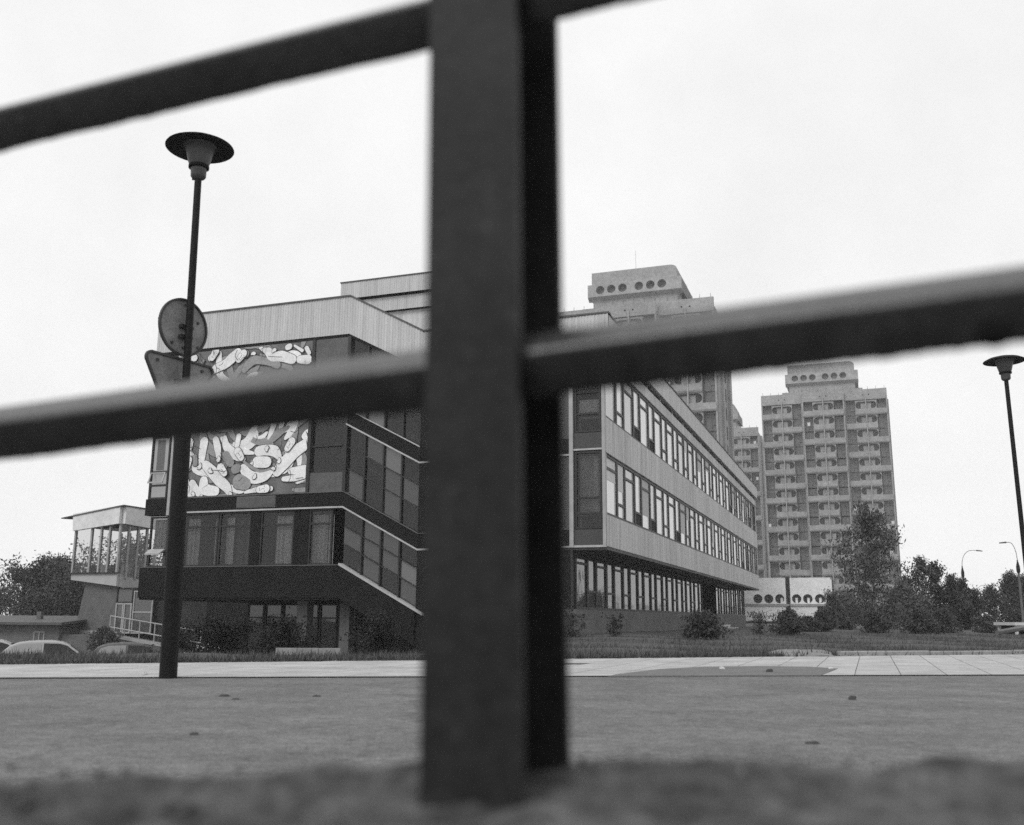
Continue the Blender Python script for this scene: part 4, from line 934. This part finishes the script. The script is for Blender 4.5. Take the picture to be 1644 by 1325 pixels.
# ------------------------------------------------------------------ vegetation
def leaves_at(C, n_per, spread, size, r_, droop=0.0):
    n = len(C) * n_per; c = np.repeat(C, n_per, 0) + r_.normal(0, 1, (n, 3)) * spread
    a = r_.normal(0, 1, (n, 3)); a /= np.linalg.norm(a, axis=1)[:, None]; b = r_.normal(0, 1, (n, 3)); b -= (a * b).sum(1)[:, None] * a; b /= np.linalg.norm(b, axis=1)[:, None]
    a[:, 2] -= droop; s = size * r_.uniform(.5, 1.3, n)[:, None]
    V = np.stack([c - a * s, c + b * s * .45, c + a * s, c - b * s * .45], 1)
    return V.reshape(-1, 3)
def tree(name, label, cat, loc, h, prof, leaf, bark, n_cl, n_per, size, seed, spread=.16, trunk_r=.09, limbs=16, group=None, start=.12, droop=0.0, asym=0.25, multi=1, leaders=((0, 0, 1),)):
    r_ = np.random.default_rng(seed); T = thing(name, label, cat, loc, 0, group)
    m = MB()
    for q in range(multi):
        ox, oy = (r_.normal(0, .25, 2) * (multi > 1)); bx, by = r_.normal(0, .03 * h * (1 + (multi > 1)), 2)
        pts = [(ox + bx * t * t + .01 * h * math.sin(5 * t + q), oy + by * t * t, h * .97 * t) for t in np.linspace(0, 1, 9)]; pts[0] = (pts[0][0], pts[0][1], -.25)
        if len(leaders) > 1:
            lx, ly, lh = leaders[q % len(leaders)]; pts = [(lx * min(1, t * 2.2), ly * min(1, t * 2.2), h * lh * .8 * t - (.25 if t == 0 else 0)) for t in np.linspace(0, 1, 9)]
        m.tube(pts, [trunk_r * (1 - .93 * t) + .006 for t in np.linspace(0, 1, 9)], 7)
    m.build('trunk', bark, T, smooth=True)
    mb_ = MB(); C = []
    ph = r_.uniform(0, 6.28, 4)
    for q in range(limbs):
        t = start + (1 - start) * (q + r_.random()) / limbs * .93; a = q * 2.4 + r_.normal(0, .4)
        R_ = prof(t) * h * (1 + asym * math.sin(a * 2 + ph[0]) + asym * .6 * r_.normal())
        lx, ly, lh = leaders[q % len(leaders)]; lx *= min(1, t * 2.2); ly *= min(1, t * 2.2); R_ *= 1 if len(leaders) == 1 else .8
        z0 = h * lh * max(.05, t - .1); up = R_ * (r_.uniform(.15, .8) if len(leaders) == 1 else r_.uniform(.5, 1.3))
        e = (R_ * math.cos(a), R_ * math.sin(a), z0 + up); mid = (lx + e[0] * .5, ly + e[1] * .5, z0 + up * .62)
        mb_.tube([(lx, ly, z0), mid, (lx + e[0], ly + e[1], e[2])], [trunk_r * .3 * (1 - t) + .012, trunk_r * .18 * (1 - t) + .008, .004], 5, cap=False)
        for k_ in range(max(2, n_cl // limbs)):
            f = r_.random() ** .6; w_ = r_.normal(0, .11 * R_ + .03, 3)
            C.append((lx + e[0] * f + w_[0], ly + e[1] * f + w_[1], z0 + up * f ** .8 + w_[2] * .8))
            if r_.random() < .16: C.append((lx + e[0] * 1.12 + w_[0], ly + e[1] * 1.12 + w_[1], z0 + up * 1.15 + w_[2]))
    mb_.build('limb', bark, T, smooth=True)
    V = leaves_at(np.array(C), n_per, spread, size, r_, droop)
    V[:, 2] = np.maximum(V[:, 2], .01)
    trimesh('crown', V, leaf, T, nper=4); return T
cone = lambda t: .27 * (1 - t) ** .8 * min(1, t * 4) + .01
slim = lambda t: (.02 + .25 * math.sin(math.pi * min(1, t * 1.02) ** .62) ** 1.1)
rnd = lambda t: .38 * math.sin(math.pi * min(1, max(0, (t - .02))) ** .8) + .03
bush = lambda t: .55 * math.sqrt(max(0, 1 - (t - .1) ** 2 * .9)) * (.75 + .25 * t) * (1 - t * .55) + .03
fir = lambda t: .55 * (1 - t) ** .85 + .03
def gz(x, y): return terrain(x, y)
tree('birch_tree', 'tall loose birch standing in front of the right tower', 'tree', (16.55, 45, 0), 6.6, slim, 'leaf_mid', 'bark_pale', 520, 17, .075, 21, spread=.17, trunk_r=.07, limbs=44, group='trees on the right', start=.10, droop=.5)
tree('broadleaf_tree', 'dark bushy tree with several leaders, right of the birch', 'tree', (25.4, 60, 0), 5.1, lambda t: .27 * (1 - t) ** 1.05 * min(1, t * 4 + .35) + .01, 'leaf_dark', 'bark', 800, 17, .085, 22, spread=.14, limbs=84, group='trees on the right', multi=3, leaders=((-.35, 0, 1.02), (.55, .3, .95), (-1.2, .2, .72), (1.35, -.2, .74)))
tree('broadleaf_tree', 'shorter bushy tree touching the dark multi-leader tree on its right side', 'tree', (27.9, 61, 0), 3.7, lambda t: .27 * (1 - t) ** 1.05 * min(1, t * 4 + .35) + .01, 'leaf_dark', 'bark', 560, 17, .085, 23, spread=.14, limbs=60, group='trees on the right', multi=2, leaders=((0, 0, 1), (.8, .2, .78), (-.7, 0, .85)))
tree('broadleaf_tree', 'broad dark tree at the right edge behind the low white stand', 'tree', (38.0, 75, 0), 5.0, lambda t: .38 * (1 - t) ** 1.0 * min(1, t * 4 + .3) + .01, 'leaf_dark', 'bark', 900, 17, .10, 24, spread=.18, limbs=80, group='trees on the right', multi=2, leaders=((0, 0, 1), (1.2, 0, .93), (-1.4, .3, .7), (.5, .3, .85)))
tree('broadleaf_tree', 'small faint tree between the bushy trees and the broad edge tree', 'tree', (42.5, 92, 0), 3.4, rnd, 'leaf_mid', 'bark', 420, 22, .11, 25, spread=.22, limbs=26, group='trees on the right')
tree('broadleaf_tree', 'pale low tree left behind the birch, before the tower base', 'tree', (19.3, 58, 0), 2.1, bush, 'leaf_pale', 'bark', 420, 22, .085, 26, spread=.16, limbs=26, group='trees on the right', multi=2)
tree('broadleaf_tree', 'pale low tree between the birch and the bushy dark tree', 'tree', (22.4, 56, 0), 2.6, bush, 'leaf_pale', 'bark', 380, 22, .08, 27, spread=.16, limbs=26, group='trees on the right', multi=2)
# dark dwarf firs and bushes on the lawn
def firb(label, loc, h, seed, name='dwarf_fir', leaf='leaf_dark', prof=fir, cat='shrub', n=200, per=26, size=.05):
    return tree(name, label, cat, loc, h, prof, leaf, 'bark', n, per, size, seed, spread=.07 * h, trunk_r=.03, limbs=26, group='shrubs on the lawn', start=.02, asym=.42)
firb('dark dwarf fir beside the plinth of the right wing', (5.42, 28.0, .05), .80, 31, prof=lambda t: .62 * (1 - t) ** .6 + .04)
firb('dark pointed dwarf fir in front of the low porthole block', (9.85, 35.0, .05), 1.0, 32)
firb('feathery leafless-looking bush left of the pointed dwarf fir', (9.0, 36.0, .05), .95, 33, 'thin_bush', 'leaf_mid', lambda t: .4 * t + .1, n=60, per=10)
firb('dark dwarf fir at the foot of the birch', (15.1, 41.0, .05), .85, 34, prof=lambda t: .7 * (1 - t) ** .6 + .04)
firb('dark broad dwarf fir just right of the birch trunk', (16.3, 39.5, .05), 1.05, 35)
firb('dark pointed dwarf fir standing alone between birch and bushy trees', (19.2, 44.0, .05), 1.1, 36)
firb('wide mid-grey bush between the pointed fir and the birch', (12.9, 43, .05), .75, 37, 'bush', 'leaf_mid', bush)
firb('mid-grey bush under the left side of the birch', (15.0, 48, .05), 1.0, 38, 'bush', 'leaf_mid', bush, n=260)
firb('low bush at the right of the lone pointed fir', (22.5, 47, .05), .9, 39, 'bush', 'leaf_mid', bush)
firb('wide low bush on the lawn near the right lamp', (21.5, 38.0, .05), .8, 40, 'bush', 'leaf_dark', bush)
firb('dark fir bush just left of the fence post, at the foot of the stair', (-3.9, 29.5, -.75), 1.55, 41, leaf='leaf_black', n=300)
firb('twiggy bush just right of the fence post, by the plinth', (1.75, 28.6, .05), .75, 42, 'thin_bush', 'leaf_dark', lambda t: .3 * t + .25, n=60, per=12)
firb('small thin sapling against the plinth wall', (3.1, 29.8, .05), .75, 43, 'thin_bush', 'leaf_dark', lambda t: .22, n=40, per=10)
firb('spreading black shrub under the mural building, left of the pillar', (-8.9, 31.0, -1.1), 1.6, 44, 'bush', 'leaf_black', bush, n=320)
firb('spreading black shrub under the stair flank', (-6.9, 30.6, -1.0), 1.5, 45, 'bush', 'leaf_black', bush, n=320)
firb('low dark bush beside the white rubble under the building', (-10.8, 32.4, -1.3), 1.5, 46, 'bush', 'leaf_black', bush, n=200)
# big trees on the left
tree('broadleaf_tree', 'large dark tree filling the left edge behind the parked cars', 'tree', (-38.2, 82, -1.8), 7.4, lambda t: .48 * math.sin(math.pi * min(1, t) ** .6) + .05, 'leaf_dark', 'bark', 1100, 26, .14, 51, spread=.26, trunk_r=.22, limbs=46, group='trees on the left', start=.22)
tree('broadleaf_tree', 'dark rounded tree just left of the pavilion base', 'tree', (-32.4, 74, -1.8), 5.5, lambda t: .52 * math.sin(math.pi * min(1, t) ** .6) + .05, 'leaf_dark', 'bark', 1000, 26, .12, 52, spread=.24, trunk_r=.18, limbs=44, group='trees on the left', start=.1)
tree('broadleaf_tree', 'tall airy tree seen through the pavilion glazing', 'tree', (-36.8, 95, -1.8), 10.2, lambda t: .34 * math.sin(math.pi * min(1, t) ** 1.0) + .04, 'leaf_dark', 'bark', 420, 22, .15, 53, spread=.3, trunk_r=.22, limbs=40, group='trees on the left', start=.35)
tree('poplar_tree', 'narrow dark poplar at the far left edge', 'tree', (-47.5, 90, -1.8), 5.6, lambda t: .15 * math.sin(math.pi * min(1, t) ** .6) + .03, 'leaf_dark', 'bark', 360, 22, .13, 54, spread=.22, trunk_r=.14, limbs=30, group='trees on the left')
firb('small tree against the pale pavilion base wall', (-24.0, 59, -1.75), 1.7, 55, 'bush', 'leaf_mid', lambda t: .3 * math.sin(math.pi * min(1, t) ** .7) + .05, n=240, size=.09)
# hedge-like far wood closing the horizon
def far_wood(n, r_):
    pass
V = []
r_ = np.random.default_rng(77)
cx_ = r_.uniform(-130, 170, 900); cy_ = r_.uniform(255, 300, 900); cz_ = r_.uniform(-1.5, 3.6, 900) * (1 + .4 * np.sin(cx_ * .13))
V = leaves_at(np.stack([cx_, cy_, cz_], 1), 26, .9, .38, r_)
tag(trimesh('far_wood', V, 'leaf_mid', nper=4), 'hazy belt of far trees along the horizon', 'wood', kind='stuff')

# ------------------------------------------------------------------ cars, house, far lamps, shelter
def car(label, loc, rz, paint):
    c = thing('parked_car', label, 'car', loc, rz, 'cars parked behind the verge')
    Wd = .74
    low = [(-2.0, .32), (-2.05, .55), (-1.98, .84), (-1.5, .90), (1.05, .90), (1.9, .80), (2.05, .66), (2.05, .34)]
    m = MB(); m.prism(low, -Wd, Wd); m.build('body', paint, c)
    y0, y1 = Wd - .02, Wd - .17
    prof = [(-1.80, .89), (-1.68, 1.08), (-1.50, 1.25), (-1.25, 1.36), (-.9, 1.41), (-.4, 1.43), (.0, 1.42), (.28, 1.37), (.5, 1.26), (.78, 1.07), (1.05, .89)]
    hw = lambda z: y0 - (z - .89) / .54 * .15
    m = MB()     # rounded cabin shell
    for (xa, za), (xb, zb) in zip(prof[:-1], prof[1:]):
        ra, rb = hw(za), hw(zb); m.quad((xa, -ra + .05, za), (xb, -rb + .05, zb), (xb, rb - .05, zb), (xa, ra - .05, za))
        for sy in (-1, 1):
            m.quad((xa, sy * (ra - .05), za), (xb, sy * (rb - .05), zb), (xb, sy * rb, zb - .04), (xa, sy * ra, za - .04)); m.quad((xa, sy * ra, za - .04), (xb, sy * rb, zb - .04), (xb, sy * y0, .85), (xa, sy * y0, .85))
    m.build('cabin', paint, c, smooth=True)
    m = MB(); m.quad((1.01, -.58, .93), (1.01, .58, .93), (.53, .50, 1.26), (.53, -.50, 1.26)); o = m.build('windscreen', 'glass_dark', c); o.location = (.012, 0, .012)
    m = MB(); m.quad((-1.77, -.56, .96), (-1.77, .56, .96), (-1.52, .48, 1.24), (-1.52, -.48, 1.24)); o = m.build('rear_window', 'glass_dark', c); o.location = (-.014, 0, .01)
    for sy in (-1, 1):
        for nm_, P_, g_ in (('front_window', ((-.36, .94), (.84, .94), (.44, 1.24), (.2, 1.31), (-.36, 1.33)), 'glass_dark'), ('side_window', ((-1.55, .94), (-.44, .94), (-.44, 1.33), (-1.1, 1.31), (-1.38, 1.22)), 'glass_car_sky')):
            m = MB(); m.v = [(x, sy * (y0 - (z - .85) / max(.1, 1.38 - .85) * .13 + .008), z) for x, z in P_]; m.f = [tuple(range(len(P_)))]; m.build(nm_, g_, c)
        for x in (-1.25, 1.3):
            wv = MB().tube([(x, sy * (Wd - .16), .3), (x, sy * (Wd + .015), .3)], .3, 18).build('wheel', 'tyre', c); MB().tube([(x, sy * (Wd - .02), .3), (x, sy * (Wd + .022), .3)], .17, 14).build('rim', 'chrome', wv)
        MB().tube([(2.04, sy * .52, .66), (2.07, sy * .52, .66)], .1, 12).build('headlight', 'chrome', c)
        B(-2.07, -2.03, sy * .55 - .12, sy * .55 + .12, .62, .74).build('tail_light', 'tyre', c)
    B(2.04, 2.13, -.72, .72, .40, .47).build('bumper', 'chrome', c); B(-2.13, -2.04, -.72, .72, .42, .49).build('bumper', 'chrome', c)
    return c
car('pale car behind the grass, the one nearer the pavilion', (-17.3, 38.0, -1.72), R(22), 'car_pale')
car('pale car cut by the left edge of the photo', (-20.2, 39.3, -1.72), R(22), 'car_pale')

car('dark car-shaped body added for a low dark shape below the ramp, right of the two pale ones', (-15.3, 41.0, -1.86), R(22), 'car_dark')  # body added to fill a low dark shape below the ramp

hs = thing('low_shed', 'long low shed with a flat overhanging roof behind the cars', 'shed', (-38.5, 62, -1.9), R(-6))
B(0, 11.0, 0, 5, 0, 2.0).build('wall', 'render_wall', hs)
m = MB(); m.prism([(-.5, 1.95), (5.5, 2.35), (5.5, 2.5), (-.5, 2.1)], -.4, 11.4, 'x'); m.build('roof', 'roof_sheet', hs)
B(8.2, 8.5, 2, 2.3, 2.2, 2.75).build('chimney', 'concrete_mid', hs)
for x in (2.2, 5.2, 9.4):
    o = window(x, x + .7, .8, 1.55, -.05, hs, fr='frame_light', gl='glass_dull', bars_x=(x + .35,), wd=.06)
gh = thing('gabled_house', 'pale gabled house glimpsed between the dark trees at far left', 'house', (-47.0, 98, -1.8), R(-10))
m = MB(); m.prism([(0, 0), (4.2, 0), (4.2, 3.2), (2.1, 5.0), (0, 3.2)], 0, 6); m.build('wall', 'pale_wall', gh)
m = MB(); m.prism([(-.3, 3.05), (2.1, 5.15), (2.1, 5.3), (-.4, 3.15)], -.2, 6.2); m.prism([(4.5, 3.05), (2.1, 5.15), (2.1, 5.3), (4.6, 3.15)], -.2, 6.2); m.build('roof', 'roof_sheet', gh)
for x in (.8, 2.4): window(x, x + .9, 1.2, 2.5, -.05, gh, gl='glass_dull', fr='frame_dark')

def far_lamp(label, loc, h, arm):
    L = thing('road_lamp', label, 'street lamp', loc, 0, 'arched road lamps in the distance')
    MB().tube([(0, 0, -.2), (0, 0, h * .55), (0, 0, h * .8)], [.10, .08, .05], 8).build('pole', 'concrete_mid', L, smooth=True)
    MB().lathe([(.05, h * .64), (.13, h * .67), (.13, h * .72), (.05, h * .78)], 10).build('swelling', 'lamp_dark', L, smooth=True)
    pts = [(arm * (1 - math.cos(a)), 0, h * .8 + h * .2 * math.sin(a)) for a in np.linspace(0, math.pi / 2, 8)] + [(arm * 1.5, 0, h * 1.0)]
    MB().tube(pts, .02, 6).build('arm', 'lamp_dark', L, smooth=True)
    e = pts[-1]; MB().tube([(e[0], 0, e[2]), (e[0] + .5 * (1 if arm > 0 else -1), 0, e[2] - .05)], [.06, .04], 8).build('head', 'lamp_metal', L, smooth=True)
    return L
far_lamp('pale-footed arched road lamp at the right edge beyond the low white stand', (36.15, 70, 0), 6.2, -.45)
far_lamp('arched road lamp showing through the top of the broad edge tree', (38.6, 84, 0), 6.6, .9)
far_lamp('small distant arched road lamp left of the broad edge tree', (51.9, 110, 0), 4.6, .9)

sh = thing('low_stand', 'low white-framed stand at the right edge above the grass', 'stand', (20.6, 40.5, 0), R(8))
for x, y in ((0, 0), (1.5, 0), (0, 1.1), (1.5, 1.1)): B(x - .05, x + .05, y - .05, y + .05, -.1, .52).build('post', 'white_paint', sh)
B(-.15, 1.65, -.15, 1.25, .50, .62).build('top', 'white_paint', sh); B(.05, 1.45, 1.06, 1.09, .1, .5).build('back_panel', 'concrete_dark', sh)
# crash barrier / low slab path on the right lawn
tag(MB().tube([(17.6, 36, .26), (19.2, 37.2, .42), (20.4, 38.5, .46)], [.09, .1, .1], 6).build('lying_pipe', 'concrete_mid'), 'pale pipe lying in the grass below the broad edge tree', 'pipe')

# ------------------------------------------------------------------ small things on the road and lawn
for nm, lab, loc, rx, ry, rz, mat, sd in (
    ('dead_leaf', 'dark flattened leaf litter on the road, middle of the left half', (-1.75, 5.65, .004), .028, .022, .014, 'stone', 1),
    ('dead_leaf', 'dark scrap on the road left of the fence post, long flat one', (-2.35, 8.3, .004), .05, .03, .016, 'stone', 2),
    ('dead_leaf', 'small dark scrap beside the long flat one on the road', (-2.17, 8.0, .004), .03, .018, .011, 'stone', 3),
    ('dead_leaf', 'dark flat scrap on the road close left of the fence post', (-1.60, 8.35, .004), .036, .025, .014, 'stone', 4),
    ('pebble', 'dark round pebble on the road right of the post', (2.85, 8.4, .004), .035, .03, .03, 'stone', 5),
    ('pebble', 'dark flat stain-like stone on the road, near right half', (1.62, 5.45, .004), .04, .03, .012, 'stone', 6),
    ('pebble', 'dark lump lying on the asphalt ramp', (3.2, 12.4, .022), .05, .04, .035, 'stone', 7),
    ('pebble', 'white crumb on the corner of the asphalt ramp', (4.25, 13.3, .022), .03, .025, .02, 'stone_pale', 8),
    ('pebble', 'white crumb lying on the asphalt ramp, left of the dark lump', (2.75, 13.0, .022), .035, .03, .03, 'stone_pale', 9),
    ('paper_scrap', 'tiny white scrap on the pavement left of the lamp foot', (-3.98, 10.95, .02), .03, .03, .03, 'stone_pale', 10)):
    tag(lump(nm, mat, loc, rx, ry, rz, sd, n=10, rough=.3), lab, 'litter', 'litter on road and pavement')
rb = thing('rubble_heap', 'white broken slabs heaped under the mural building', 'rubble', (-11.05, 35.4, -1.75), 0)
for k_, (x, y, z, a) in enumerate(((0, 0, 1.28, .2), (.42, .1, 1.26, -.35), (.15, .2, 1.18, .05), (.65, -.1, 1.33, .3), (-.2, .1, 1.12, -.1))):
    o = B(-.3, .3, -.2, .2, -.05, .05).build('broken_slab', 'stone_pale', rb, (x, y, z)); o.rotation_euler = (.2, a, a)
lump('pile', 'stone', (.2, .1, 0), 1.1, .6, 1.2, 9, rb, n=14)
bs = thing('concrete_edging', 'pale concrete edging strip in the grass before the stair', 'edging', (-4.6, 19.6, -.0), R(2))
for q in range(3): B(q * .42, q * .42 + .41, 0, .12, -.6, .045).build('edging_stone', 'kerb', bs)
for x in (2.2, 5.9):
    pass

# ------------------------------------------------------------------ haze
m = MB(); m.box(-320, 320, -25, 320, -4.2, 60.5)
hz = bpy.data.materials.new('haze_air'); hz.use_nodes = True; hn = hz.node_tree; hn.nodes.clear()
ho = hn.nodes.new('ShaderNodeOutputMaterial'); hv = hn.nodes.new('ShaderNodeVolumePrincipled')
hv.inputs['Color'].default_value = (.96, .96, .96, 1); hv.inputs['Density'].default_value = 0.00062; hv.inputs['Anisotropy'].default_value = 0.2
hn.links.new(hv.outputs[0], ho.inputs['Volume']); MATS['haze_air'] = hz
hazeo = tag(m.build('haze', 'haze_air'), 'thin pale haze filling the air', kind='stuff')
